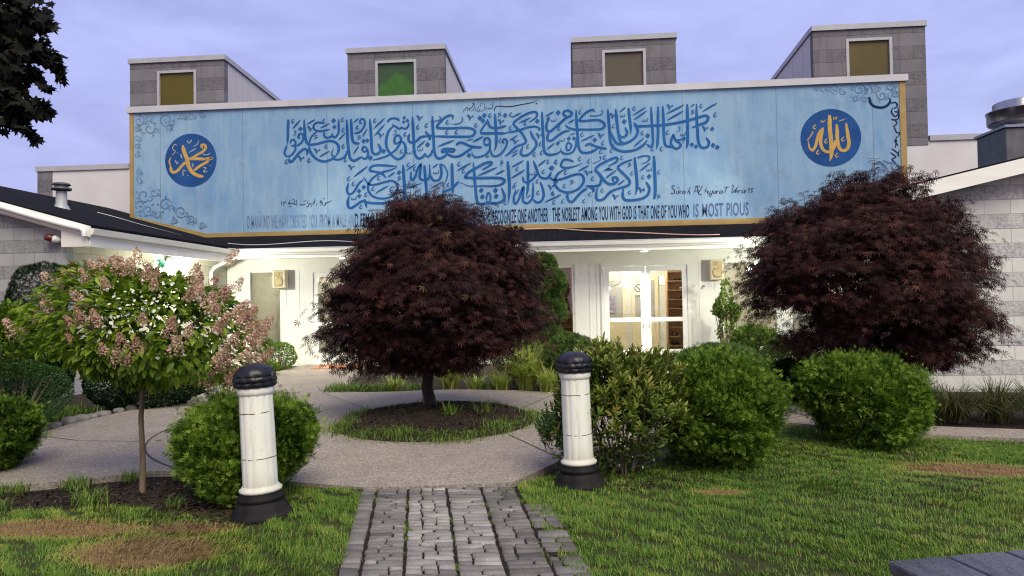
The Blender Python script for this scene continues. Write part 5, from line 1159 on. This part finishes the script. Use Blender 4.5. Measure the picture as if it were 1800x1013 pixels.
# --- maroon maples
MID = [(762+(p_[0]-762)*(.93 if p_[0] > 762 or p_[1] > 575 else .85), p_[1]) for p_ in [(548,592),(556,548),(585,500),(610,448),(640,405),(672,368),(712,340),(748,332),(790,345),(838,362),(880,388),(928,398),(952,432),(958,470),(976,512),(985,560),(980,600),(945,612),(905,620),(868,640),(822,655),(790,650),(762,648),(735,652),(700,672),(668,668),(640,676),(612,664),(598,640),(572,612)]]
t = thing('maroon_maple', 'maroon cutleaf maple in the round mulch bed before the entrance', 'tree', (-2.05, 9.95, .05), 'maroon maple trees')
cr = Crown(MID, 10.0, 1.65, .13, 3.4, 3)
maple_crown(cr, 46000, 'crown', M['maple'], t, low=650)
limbs(t, M['darkbark'], (-2.06, 9.95, .06), cr, 9, .085, 4, .36); sprigs(cr, 90, t, M['maple'], 5)
RGT = [(1520+(a_-1520)*(.965 if a_ < 1520 else .88), b_) for a_, b_ in [(1284,470),(1288,430),(1312,402),(1350,378),(1392,358),(1440,336),(1490,312),(1540,300),(1590,318),(1640,345),(1690,362),(1705,395),(1740,410),(1748,455),(1756,490),(1758,540),(1752,585),(1730,612),(1700,628),(1660,655),(1600,660),(1545,640),(1470,625),(1420,612),(1372,608),(1340,590),(1316,555),(1294,515)]]
t = thing('maroon_maple', 'wide maroon maple in the bed before the right wing wall', 'tree', (4.15, 10.7, -.03), 'maroon maple trees')
cr = Crown(RGT, 10.6, 1.6, .11, 3.6, 9)
def gaps(p):
    v = np.array([P_[0] for P_ in [on_y(1440, 600, 10.6)]]); a = on_y(1395, 560, 10.6); b = on_y(1510, 590, 10.6)
    d = np.minimum(np.hypot((p[:, 0]-a[0])/.50, (p[:, 2]-a[2])/.30), np.hypot((p[:, 0]-b[0])/.42, (p[:, 2]-b[2])/.32)); d = d*(1+.5*fnoise(p[:, 0], p[:, 2], 9, 77))
    return rng.random(len(p)) < np.clip((d-.45)*1.6, .03, 1)
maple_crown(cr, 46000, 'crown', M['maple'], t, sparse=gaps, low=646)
limbs(t, M['darkbark'], (4.15, 10.7, -.03), cr, 9, .075, 8, .30); sprigs(cr, 110, t, M['maple'], 6)

# --- clipped arborvitae bushes
def frond():
    T = []; F = []
    for a, L in ((0, 1.), (30, .82), (-30, .82), (58, .6), (-58, .6)):
        a = RAD(a); d = np.array([math.sin(a), math.cos(a)]); s = np.array([d[1], -d[0]]); b = len(T)
        for q, w, z in ((.05, .02, 0), (.5, .055, .03), (1, .0, -.04), (.5, -.055, .03)):
            p = d*L*q+s*w; T.append((p[0], p[1], z))
        F.append((b, b+1, b+2, b+3))
    return np.array(T), np.array(F)
FROND = frond()
def leafy(cr, n, mat, parent, tmpl, size, name='foliage', up=.45, inner=.2, thick=.06, cell=.13, zmin=-.02, tlo=.1, ngap=.0, out=1.0, flat=0., kw_tuft=0.):
    tuft = kw_tuft
    if tuft:
        sz = tuft; p, nr, hh = tufted(cr, int(n*.62/26), 26, sz, sz*.30, (.85, .96), .55, -.25); n1 = n-len(p); u = unit(max(n1, 10)); p2, r2 = cr.at(u, rng.uniform(.72, .96, len(u))); p = np.concatenate([p, p2]); nr = np.concatenate([nr, r2]); n = len(p)
    else:
        u = unit(n); k = np.where(rng.random(n) < inner, rng.uniform(.55, .9, n), 1-np.abs(rng.normal(0, thick, n))); p, nr = cr.at(u, k)
    q = np.floor(p/cell+rng.normal(0, .15, p.shape)); h = np.sin(q[:, 0]*12.99+q[:, 1]*78.23+q[:, 2]*37.7)*43758.5; h -= np.floor(h)
    keep = (p[:, 2] > zmin) & ((h > ngap) | (rng.random(n) < .2)); p, nr, h = p[keep], nr[keep], h[keep]; m = len(p)
    t = nr*out+Z_*up+rng.normal(0, .42, (m, 3)); nn = np.cross(t, unit(m))*(1-flat)+flat*(nr*.6+Z_); S = rng.uniform(*size, m)
    V, F = scatter(tmpl[0], tmpl[1], p-t/np.linalg.norm(t, axis=1, keepdims=True)*S[:, None]*.5, orient(t, nn), S)
    if tuft: h = np.concatenate([hh, np.zeros(n-len(hh))])[keep]  # inner leaves take the darkest tint: crown shade put into the colour
    tint = np.clip(tlo+(.62 if tuft else .5)*h+rng.normal(0, .16, m)-(.12 if tuft else 0), 0, 1)
    return np_mesh(name, V, F, M[mat], parent, rnd=np.repeat(tint, len(tmpl[1])))
def stems(parent, cr, base, n, seed, r=.02, mat='bark'):
    rr = random.Random(seed); m = MB(); m.smooth = True; b = Vector(base)
    for i in range(n):
        a = 2*math.pi*i/n+rr.uniform(-.3,.3); u = np.array([[math.cos(a), math.sin(a), rr.uniform(.0,.9)]]); u /= np.linalg.norm(u); e = Vector(cr.at(u, np.array([.8]))[0][0])
        s = b+Vector((math.cos(a)*.06, math.sin(a)*.06, -.04)); m.tube([s, s.lerp(e, .5)+Vector((0,0,.04)), e], [r, r*.7, r*.25], 6)
    return m.build('stem', M[mat], parent)
def bush(name, label, cat, outline, Y, depth, mat, n, size, tmpl=None, group=None, base=None, **kw):
    lump = kw.pop('lump', .07); fq = kw.pop('freq', 3.5); sd_ = kw.pop('seed', n % 97)
    cr = Crown(outline, Y, depth, lump, fq, sd_); b = base or (cr.c[0], Y, -.04)
    t = thing(name, label, cat, b, group); leafy(cr, n, mat, t, tmpl or FROND, size, **kw); stems(t, cr, b, 9, sd_, .022 if cat != 'tree' else .03); return t, cr
GL = [(322,770),(330,735),(352,712),(385,700),(430,697),(470,700),(510,706),(545,722),(560,748),(552,780),(530,808),(505,835),(480,852),(462,868),(438,880),(408,884),(380,852),(345,828),(326,800)]
bush('arborvitae_globe', 'round green arborvitae behind the left white bollard', 'bush', GL, 5.78, .55, 'thuja', 48000, (.034,.060), group='clipped arborvitae bushes', seed=5, kw_tuft=.085, flat=.5, base=(-2.78, 5.72, -.04))
B1 = [(1160,720),(1165,660),(1195,632),(1240,622),(1290,628),(1335,640),(1362,672),(1368,720),(1352,765),(1325,800),(1290,818),(1240,815),(1200,800),(1172,770)]
bush('arborvitae_globe', 'bushy arborvitae right of the leafy shrub beside the bollard', 'bush', B1, 7.0, .62, 'thuja', 48000, (.034,.060), group='clipped arborvitae bushes', seed=6, kw_tuft=.085, flat=.5, lump=.10, tlo=.06)
B2 = [(1402,685),(1404,652),(1430,634),(1478,624),(1530,630),(1585,642),(1620,666),(1632,700),(1612,738),(1578,770),(1545,790),(1500,792),(1466,768),(1432,732)]
bush('arborvitae_globe', 'rightmost arborvitae globe before the wide maroon maple', 'bush', B2, 8.1, .72, 'thuja', 48000, (.034,.060), group='clipped arborvitae bushes', seed=7, kw_tuft=.085, flat=.5, lump=.08, tlo=.08)
GLL = [(-120,770),(-100,715),(-50,698),(0,700),(38,712),(55,740),(52,775),(30,808),(0,835),(-50,850),(-100,820)]
bush('arborvitae_globe', 'arborvitae globe cut off by the left side of the view', 'bush', GLL, 6.6, .55, 'thuja', 32000, (.034,.060), group='clipped arborvitae bushes', seed=8, kw_tuft=.085, flat=.5)

def oval(w=.5, fold=.12, rows=3):
    ys = np.linspace(0, 1, rows+2)[1:-1]; T = [(0, 0, 0)]; F = []
    return (np.array([(0,0,0), (w*.42,.33,fold), (0,.36,0), (-w*.42,.33,fold), (w*.40,.68,fold*.8), (0,.70,-.03), (-w*.40,.68,fold*.8), (0,1,-.12)]),
            np.array([(0,1,2,2),(0,2,3,3),(1,4,5,2),(2,5,6,3),(4,7,5,5),(5,7,6,6)]))
def tri_fix(T, F):   # split into triangles so that every face has one size
    out = []
    for f in F:
        f = list(dict.fromkeys(f)); out.append(f[:3]);
        if len(f) == 4: out.append([f[0], f[2], f[3]])
    return np.array(T), np.array(out)
OVAL = tri_fix(*oval()); SLIM = tri_fix(*oval(.34, .08)); ROUNDL = tri_fix(*oval(.75, .08))
SMALL = (np.array([(0,0,0), (.26,.5,.06), (0,1,-.05), (-.26,.5,.06)]), np.array([(0,1,2,3)]))

# left side shrubs
bush('boxwood_ball', 'clipped dark green boxwood mound at the far left of the bed', 'bush', [(-60,690),(-40,655),(0,642),(55,640),(92,652),(106,682),(102,712),(80,740),(20,745),(-40,735)], 8.6, .62, 'boxwood', 14000, (.022,.036), SMALL, seed=11, thick=.03, up=.2, cell=.06, tlo=.05)
bush('loose_shrub', 'loose bright green leafy shrub at the left edge beside the dark evergreen', 'bush', [(-70,620),(-40,560),(0,528),(30,540),(58,580),(85,612),(60,650),(10,660),(-50,655)], 8.9, .5, 'hydleaf', 2600, (.07,.12), OVAL, seed=12, thick=.18, lump=.2, up=.2)
bush('dark_upright_shrub', 'dark clipped upright evergreen standing against the left grey block wall', 'bush', [(22,640),(20,560),(26,500),(45,465),(75,458),(102,468),(106,540),(105,640),(66,690)], 11.6, .45, 'yew', 12000, (.04,.075), seed=13, thick=.04, lump=.05, group=None, base=(-9.25, 11.6, -.04))
bush('dark_low_shrub', 'dark shrub hunched below the hydrangea against the cream wall corner', 'bush', [(20,690),(25,620),(60,590),(100,592),(118,640),(112,690),(70,705)], 10.6, .5, 'yew', 8000, (.04,.07), SMALL, seed=14, tlo=.25)
bush('dark_hedge_shrub', 'broad dark clipped shrub behind the hydrangea trunk', 'bush', [(160,690),(158,640),(175,608),(230,598),(300,602),(345,612),(372,640),(368,680),(330,702),(250,712),(190,712)], 11.0, .75, 'yew', 14000, (.04,.07), SMALL, seed=15, thick=.04, tlo=.12)
bush('small_bright_boxwood', 'small bright green boxwood at the corner by the left white panel', 'bush', [(462,628),(470,608),(490,602),(512,610),(520,626),(516,642),(490,648),(468,645)], 17.2, .40, 'bright', 2600, (.04,.07), SMALL, seed=16, thick=.05)
bush('low_border_plant', 'low pinkish green plants by the doorstep under the left window', 'plant', [(440,652),(450,640),(475,636),(492,645),(488,656),(460,660)], 15.8, .3, 'hydleaf', 700, (.05,.09), OVAL, seed=18)

# back bed
cr = None
t = thing('column_arborvitae', 'tall lumpy column arborvitae between the maple and the shelf window', 'tree', (-.72, 14.6, -.04))
for o_, Y, d_ in (([(938,470),(945,448),(965,444),(985,455),(988,478),(972,495),(950,492)], 14.6, .33), ([(965,510),(968,482),(985,470),(1000,480),(1003,505),(990,525),(972,525)], 14.5, .27), ([(935,540),(940,500),(960,492),(985,510),(1004,532),(1003,560),(985,578),(950,580)], 14.6, .42), ([(930,610),(938,580),(970,572),(1000,580),(1006,608),(985,625),(945,625)], 14.6, .45)):
    leafy(Crown([(x_-9, y_) for x_, y_ in o_], Y, d_, .12, 3.5, 17), 2600, 'thujadull', t, FROND, (.07,.12), tlo=.3)
m = MB(); m.smooth = True; m.tube([(-.72,14.6,-.1),(-.70,14.6,1.2),(-.6,14.6,2.3)], [.07,.05,.02], 8); m.build('trunk', M['bark'], t)
bush('mounded_arborvitae', 'low dull green arborvitae mound behind the right bollard cap', 'bush', [(955,640),(960,605),(985,588),(1020,590),(1045,606),(1055,640),(1020,655),(975,652)], 12.9, .55, 'thujadull', 5000, (.06,.10), seed=19, tlo=.3)
bush('reddish_dry_shrub', 'brownish sparse shrub behind the maroon maple crown', 'bush', [(860,640),(870,605),(905,590),(940,596),(958,620),(950,648),(900,655)], 13.4, .5, 'ornament', 2400, (.05,.09), SLIM, seed=20, thick=.2)

# leafy shrub beside the right bollard, upright shoots with whorled leaves
def shoots(cr, base, n, mat, parent, leaf=(.065,.115), seed=1, tall=.26):
    r = np.random.default_rng(seed); u = r.normal(size=(n, 3)); u[:, 2] = np.abs(u[:, 2])*1.0-.35*(r.random(n) < .4); u /= np.linalg.norm(u, axis=1, keepdims=True)
    p, nr = cr.at(u, r.uniform(.62, 1.0, n)); m = MB(); P = []; Tt = []; Nn = []; S = []; Ti = []
    for i in range(n):
        d = nr[i]*.55+Z_*.8+r.normal(0, .22, 3); d /= np.linalg.norm(d); L = r.uniform(.5, 1.0)*tall; a = p[i]-d*L*.75; e = a+d*L
        if a[2] < 0: continue
        m.tube([a, (a+e)/2+r.normal(0, .008, 3), e], [.004, .003, .0015], 4, False)
        k = int(r.integers(11, 18)); tt = r.uniform(.15, .85)
        for j in range(k):
            f_ = (j+.5)/k; f_ = .25+.75*f_; ph = j*2.4; s = np.cross(d, [1, .3, .2]); s /= np.linalg.norm(s); w = np.cross(d, s)
            side = s*math.cos(ph)+w*math.sin(ph); P.append(a+d*L*f_); Tt.append(side*(1-.55*f_)+d*(.35+.75*f_)+r.normal(0, .12, 3)); Nn.append(d-side*.4); S.append(r.uniform(*leaf)*(1.05-.25*f_)); Ti.append(np.clip(tt*.6+.45*f_+r.normal(0, .1), 0, 1))
    V, F = scatter(SLIM[0], SLIM[1], np.array(P), orient(np.array(Tt), np.array(Nn)), np.array(S))
    np_mesh('foliage', V, F, M[mat], parent, rnd=np.repeat(Ti, len(SLIM[1]))); m.build('twig', M['bark'], parent)['kind'] = 'stuff'
PI_ = [(958,790),(968,730),(985,668),(1000,625),(1030,600),(1065,600),(1100,620),(1140,622),(1180,640),(1205,690),(1198,745),(1170,790),(1120,825),(1070,836),(1020,830)]
t = thing('leafy_shrub', 'glossy leafy shrub with upright shoots behind the right bollard', 'bush', (.42, 6.62, -.04)); cr = Crown(PI_, 6.65, .52, .14, 3.2, 23)
shoots(cr, (.42, 6.62, 0), 620, 'pieris', t, seed=23); stems(t, cr, (.42, 6.62, -.04), 14, 23, .012)
for px, py in ((1068,612),(1162,598),(1105,632),(1130,612),(1148,630),(1045,606),(1190,628)):     # tall leaders
    e = np.array(on_y(px, py, 6.65+rs.uniform(-.2,.2)))
    c2 = Crown([(px-10,py+30),(px,py+2),(px+10,py+30),(px,py+60)], 6.65, .05, 0, 1, 1); shoots(c2, None, 13, 'pieris', t, (.04,.06), seed=px, tall=.22)
leafy(cr, 2400, 'pieris', t, SLIM, (.05,.09), inner=.55, thick=.12, up=.5, tlo=-.05, cell=.09)
leafy(cr, 260, 'sepal_and_glare', t, SMALL, (.018,.034), 'flower', thick=.25)['kind'] = 'stuff'
t = thing('leafy_sapling', 'small dark leafed sprig poking out left of the right bollard', 'plant', (-.28, 6.5, -.03)); cr = Crown([(950,800),(955,740),(985,700),(1000,740),(998,800),(975,822)], 6.5, .18, .1, 3, 4); shoots(cr, None, 50, 'boxwood', t, (.045,.07), 31, .3)

# bright shrubs on the right
bush('lit_shrub', 'yellow green shrub lit up between the right white panel and the maple', 'bush', [(1292,640),(1285,600),(1298,575),(1325,570),(1350,580),(1375,600),(1385,640),(1345,660),(1310,658)], 14.6, .6, 'bright', 3600, (.07,.12), OVAL, seed=41, thick=.12, lump=.15)
bush('lit_vine', 'yellow green climbing shrub beside the right speaker', 'plant', [(1268,560),(1266,520),(1272,488),(1282,490),(1286,530),(1290,570),(1284,610),(1270,610)], 17.6, .25, 'bright', 1500, (.07,.12), OVAL, seed=42, thick=.15, lump=.2)
bush('pale_hedge', 'pale grey green low hedge under the right maroon maple', 'bush', [(1335,640),(1338,618),(1370,608),(1410,612),(1440,625),(1448,645),(1410,662),(1355,660)], 11.6, .45, 'bright', 4200, (.03,.055), SMALL, seed=43, tlo=.3)
bush('grey_twiggy_shrub', 'greyish twiggy arborvitae behind the bushy one by the right doors', 'bush', [(1188,640),(1200,618),(1232,612),(1275,610),(1330,625),(1345,650),(1290,665),(1220,660)], 8.2, .55, 'thujadull', 7000, (.05,.09), seed=44, tlo=.2, ngap=.1)
bush('dark_shade_shrub', 'dark shaded shrub between the two right arborvitae globes', 'bush', [(1345,700),(1350,650),(1380,632),(1420,640),(1432,680),(1420,712),(1375,718)], 10.8, .4, 'yew', 6000, (.04,.07), SMALL, seed=45)

# strap leaved clumps
def clump(name, label, x, y, n, h, spread, mat, cat='plant', w=(.016,.030), group=None, seed=1, z=-.03):
    r = np.random.default_rng(seed); t = thing(name, label, cat, (x, y, z), group); V = []; F = []; T = []
    for i in range(n):
        a = r.uniform(0, 2*np.pi); L = h*r.uniform(.6, 1.15); o = r.uniform(.25, 1.0)*spread; b = len(V); s = np.array([-math.sin(a), math.cos(a), 0]); d = np.array([math.cos(a), math.sin(a), 0]); wd = r.uniform(*w)
        root = np.array([x, y, z])+d*r.uniform(0, .10)+r.normal(0, .04, 3)*[1,1,0]; tt = r.beta(2, 2.2)
        for j in range(6):
            f_ = j/5; p = root+d*o*f_**1.5*1.0+Z_*L*(f_-.55*f_**3*min(1.2, o/h*1.2)); ww = wd*(1-f_**2.2)*.5+.0008
            V += [p-s*ww, p+s*ww]
        for j in range(5): F.append((b+2*j, b+2*j+1, b+2*j+3, b+2*j+2)); T.append(tt)
    np_mesh('strap_leaves', V, F, M[mat], t, rnd=T)
for i, (px, py, n, h, lab) in enumerate(((925,684,420,1.0,'large yellow green daylily clump behind the round bed at right'), (968,690,160,.65,'daylily clump close behind the right bollard'), (880,686,110,.5,'sparse daylily clump left of the large yellow one'), (790,684,200,.6,'daylily clump right behind the middle maple trunk'), (690,688,110,.38,'daylily clump behind the maple on the left of its trunk'), (835,684,60,.4,'thin daylily clump half hidden behind the maple'))):
    g = on_z(px, py); clump('daylily_clump', lab, g[0], g[1]+.15, n, h, h*.75, 'daylily', group='daylily clumps', seed=50+i)
for i, (px, py, n, h, lab) in enumerate(((1690,742,420,.6,'drooping ornamental grass clump nearest the right arborvitae globe'), (1770,742,460,.7,'ornamental grass clump at the right edge of the view'), (1850,745,400,.7,'ornamental grass clump beyond the right edge'), (1655,722,260,.5,'small ornamental grass clump behind the right arborvitae globe'))):
    g = on_z(px, py); clump('ornamental_grass', lab, g[0], g[1]+.2, n, h, h*1.15, 'ornament', w=(.006,.013), group='ornamental grass clumps', seed=70+i)
clump('seedling', 'small pale seedling in the round mulch bed beside the trunk', -1.62, 9.05, 26, .24, .14, 'weed', w=(.02,.035), seed=81, z=.09)
clump('seedling', 'grassy seedling at the right of the round mulch bed', -1.22, 9.3, 24, .30, .2, 'weed', w=(.006,.010), seed=82, z=.07)

# --- pink hydrangea on a trunk
HY = [(58,588),(62,545),(95,505),(130,482),(180,468),(232,466),(275,492),(340,504),(400,524),(440,556),(468,600),(462,640),(430,668),(385,672),(330,668),(280,672),(240,676),(205,672),(160,650),(120,628),(85,610)]
t = thing('hydrangea_tree', 'standard hydrangea with dusty pink flower cones on one thin trunk', 'shrub', (-3.78, 5.93, -.04)); cr = Crown(HY, 5.95, .62, .10, 3.2, 60)
n = 4600; u = unit(n); k = np.where(rng.random(n) < .35, rng.uniform(.45, .85, n), .95-np.abs(rng.normal(0, .08, n))); p, nr = cr.at(u, k)
tt = nr*.9-Z_*rng.uniform(-.15, .7, (n, 1))+rng.normal(0, .35, (n, 3)); nn = nr*.5+Z_*.9+rng.normal(0, .3, (n, 3)); S = rng.uniform(.065, .125, n)
V, F = scatter(OVAL[0], OVAL[1], p, orient(tt, nn), S); np_mesh('leaves', V, F, M['hydleaf'], t, rnd=np.repeat(np.clip(.42+rng.normal(0, .24, n), 0, 1), len(OVAL[1])))
PAN = [(85,492,1),(22,578,1.3),(62,552,1.1),(82,540,.8),(215,468,1),(242,455,1.1),(182,466,.9),(282,462,1),(150,486,.9),(345,492,1.1),(392,516,1),(440,556,1.1),(462,588,1),(472,566,.8),(430,628,1.1),(456,640,1.1),(398,640,1),(332,584,.8),(300,578,.9),(240,606,.9),(212,600,.9),(206,628,1),(310,606,1.1),(122,566,.8),(138,528,1.1),(142,560,.9),(420,546,.9),(352,512,.8),(410,662,1.0),(448,668,.9),(384,634,.8),(262,478,.9),(410,600,1),(440,600,1),(128,470,.7),(318,470,.8),(372,540,.8),(250,560,.7),(385,575,.8)]
FL = (np.array([(0,0,0), (.5,.25,.08), (0,.6,0), (-.5,.25,.08)]), np.array([(0,1,2,3)]))
rp_ = random.Random(9)
for i in range(len(HY)):
    a, b = HY[i], HY[(i+1) % len(HY)]
    if (a[1]+b[1])/2 < 560 or a[0] > 380: PAN.append(((a[0]+b[0])/2+rp_.uniform(-12, 12), (a[1]+b[1])/2+rp_.uniform(-4, 14), rp_.uniform(.9, 1.15)))
PAN += [(rp_.uniform(380, 472), rp_.uniform(560, 672), rp_.uniform(.8, 1.1)) for _ in range(6)]
PAN += [(rp_.uniform(180, 420), rp_.uniform(450, 500), rp_.uniform(.8, 1.1)) for _ in range(9)]
PAN += [(rp_.uniform(90, 455), rp_.uniform(490, 655), rp_.uniform(.55, .8)) for _ in range(15)]
PAN += [(px_+rp_.uniform(-18, 18), py_+rp_.uniform(-12, 10), rp_.uniform(.7, 1.0)) for px_, py_ in HY if (py_ < 540 or px_ > 395) for _ in (0,)]
PAN = [q for q in PAN if not (278 < q[0] < 332 and q[1] < 505)]
for px, py, s in PAN:
    th = None; q = np.array(on_y(px, py, 5.95)); rel = np.array([q[0]-cr.c[0], q[2]-cr.c[1]]); rr = np.hypot(*rel)/cr.rad(np.arctan2(rel[1], rel[0])); y = 5.95-.62*math.sqrt(max(0, 1-min(rr, 1)**2))*.98-.14; s *= 1.02
    c = np.array(on_y(px, py, y)); ax = np.array([(c[0]-cr.c[0])*.9, (y-5.95)*.9, .35]); ax = ax/np.linalg.norm(ax)*.6+Z_*.45; ax /= np.linalg.norm(ax)
    k = int(200*s); h = rng.random(k); L = .145*s; rad = .072*s*(1-h*.75)*np.sqrt(rng.uniform(.25, 1, k)); a = rng.uniform(0, 2*np.pi, k); e1 = np.cross(ax, [.3,.9,.1]); e1 /= np.linalg.norm(e1); e2 = np.cross(ax, e1)
    off = e1[None]*(np.cos(a)*rad)[:, None]+e2[None]*(np.sin(a)*rad)[:, None]; P = c-ax*L*.45+ax[None]*(h*L)[:, None]+off
    dr = off/np.maximum(np.linalg.norm(off, axis=1, keepdims=True), 1e-4)+ax*.4+rng.normal(0, .4, (k, 3)); V, F = scatter(FL[0], FL[1], P, orient(np.cross(dr, unit(k)), dr), rng.uniform(.013, .026, k)*(.8+.2*s))
    np_mesh('flower_cone', V, F, M['floret'], t, rnd=np.clip(rng.uniform(.2, .75)+rng.normal(0, .2, k), 0, 1))
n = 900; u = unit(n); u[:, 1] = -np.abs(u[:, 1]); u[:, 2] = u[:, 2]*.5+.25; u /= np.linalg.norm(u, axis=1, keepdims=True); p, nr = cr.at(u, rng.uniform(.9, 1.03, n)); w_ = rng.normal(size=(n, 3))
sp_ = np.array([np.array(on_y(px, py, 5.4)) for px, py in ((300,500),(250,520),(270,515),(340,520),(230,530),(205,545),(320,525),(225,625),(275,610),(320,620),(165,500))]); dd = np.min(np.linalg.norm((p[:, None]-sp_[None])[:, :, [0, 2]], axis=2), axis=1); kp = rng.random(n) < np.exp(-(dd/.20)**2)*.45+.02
p, nr = p[kp], nr[kp]; n = len(p); V, F = scatter(ROUNDL[0], ROUNDL[1], p, orient(rng.normal(size=(n, 3)), nr+Z_*.5+rng.normal(0, .3, (n, 3))), rng.uniform(.022, .048, n)); np_mesh('glare_petal', V, F, M['sepal_and_glare'], t, rnd=np.repeat(rng.random(n), len(ROUNDL[1])))['kind'] = 'stuff'  # lamp glare on the leaves, modelled as white petals
m = MB(); m.smooth = True; m.tube([(-3.78,5.93,-.1), (-3.775,5.93,.25), (-3.79,5.93,.6), (-3.77,5.94,.95)], [.030,.024,.022,.021], 9)
for i in range(10):
    a = i*.63; u = np.array([[math.cos(a), math.sin(a), .25]]); u /= np.linalg.norm(u); e = cr.at(u, np.array([.85]))[0][0]; m.tube([(-3.77,5.94,.9), ((-3.77+e[0])/2, (5.94+e[1])/2, (.95+e[2])/2+.08), tuple(e)], [.018,.012,.004], 6)
m.build('trunk', M['bark'], t)

# --- shade tree, only the tip of one bough hangs into the view at the top left
MLEAF = []
def broad():
    pts = [(0,0),(.10,.12),(.42,.02),(.36,.22),(.62,.42),(.36,.48),(.38,.66),(.16,.60),(0,1.0),(-.16,.60),(-.38,.66),(-.36,.48),(-.62,.42),(-.36,.22),(-.42,.02),(-.10,.12)]
    T = [(0,.4,.03)]+[(x, y, -.10*abs(x)) for x, y in pts]; n = len(pts); return np.array(T), np.array([(0, 1+i, 1+(i+1) % n) for i in range(n)])
BROAD = broad()
t = thing('shade_tree', 'dark tree whose leafy bough hangs in at the top left', 'tree', (-8.4, 6.6, -.05))
m = MB(); m.smooth = True
m.tube([(-8.4,6.6,-.1),(-8.38,6.6,1.0),(-8.3,6.55,2.2),(-8.2,6.5,3.6),(-8.1,6.5,5.2)], [.26,.20,.18,.15,.10], 12)
BO = [((-8.28,6.55,2.6),(-6.5,5.9,3.5),(-5.0,5.4,3.75),(-4.25,5.2,3.55)), ((-8.2,6.5,3.3),(-6.4,6.0,4.3),(-4.9,5.5,4.5),(-4.35,5.3,4.2)), ((-8.2,6.5,3.5),(-8.0,8.0,5.0),(-7.2,9.0,5.8)), ((-8.2,6.5,3.6),(-9.8,6.2,5.0),(-11,6.4,5.8)), ((-8.15,6.5,4.4),(-7.2,6.0,5.6),(-6.1,5.6,6.2)), ((-8.3,6.55,2.8),(-6.4,5.8,3.1),(-5.1,5.35,3.25),(-4.45,5.2,3.05))]
for b in BO: m.tube(b, [.09*(1-i/len(b))+.012 for i in range(len(b))], 7)
m.build('trunk', M['darkbark'], t)
P = []
def blob(px, py, y, r, k): 
    c = np.array(on_y(px, py, y)); q = unit(k)*(rng.random((k, 1))**.45)*[r*1.5, r*2, r*1.1]; P.append(c+q)
for px, py, r, k in ((10,20,.12,100),(52,22,.075,55),(80,40,.035,16),(15,70,.12,90),(55,85,.085,70),(90,100,.045,28),(103,135,.025,8),(98,112,.03,10),(30,120,.09,60),(10,160,.09,70),(8,190,.08,60),(40,185,.08,65),(70,190,.05,26),(25,215,.06,40),(48,228,.035,14),(60,240,.02,7),(-30,60,.2,200),(-40,180,.2,200),(-60,-60,.25,200),(20,-40,.12,100),(6,140,.10,70),(78,150,.03,8)): blob(px, py, 5.3, r, k)
for c, r, k in (((-6.6,6.0,4.2),.5,500),((-7.4,6.2,5.4),1.0,1200),((-9.5,6.3,5.4),1.1,1200),((-7.6,8.2,5.4),1.0,1000),((-8.2,6.5,6.3),.9,900),((-10.6,6.3,5.8),.8,600)): P.append(np.array(c)+unit(k)*(rng.random((k, 1))**.4)*[r, r, r*.75])
p = np.concatenate(P); n = len(p); tt = rng.normal(0, .6, (n, 3))+[.3,-.1,-.6]; nn = rng.normal(0, .8, (n, 3))+[0,-.5,.7]
V, F = scatter(BROAD[0], BROAD[1], p, orient(tt, nn), rng.uniform(.07, .125, n)); np_mesh('crown', V, F, M['shade'], t, rnd=np.repeat(rng.random(n), len(BROAD[1])))
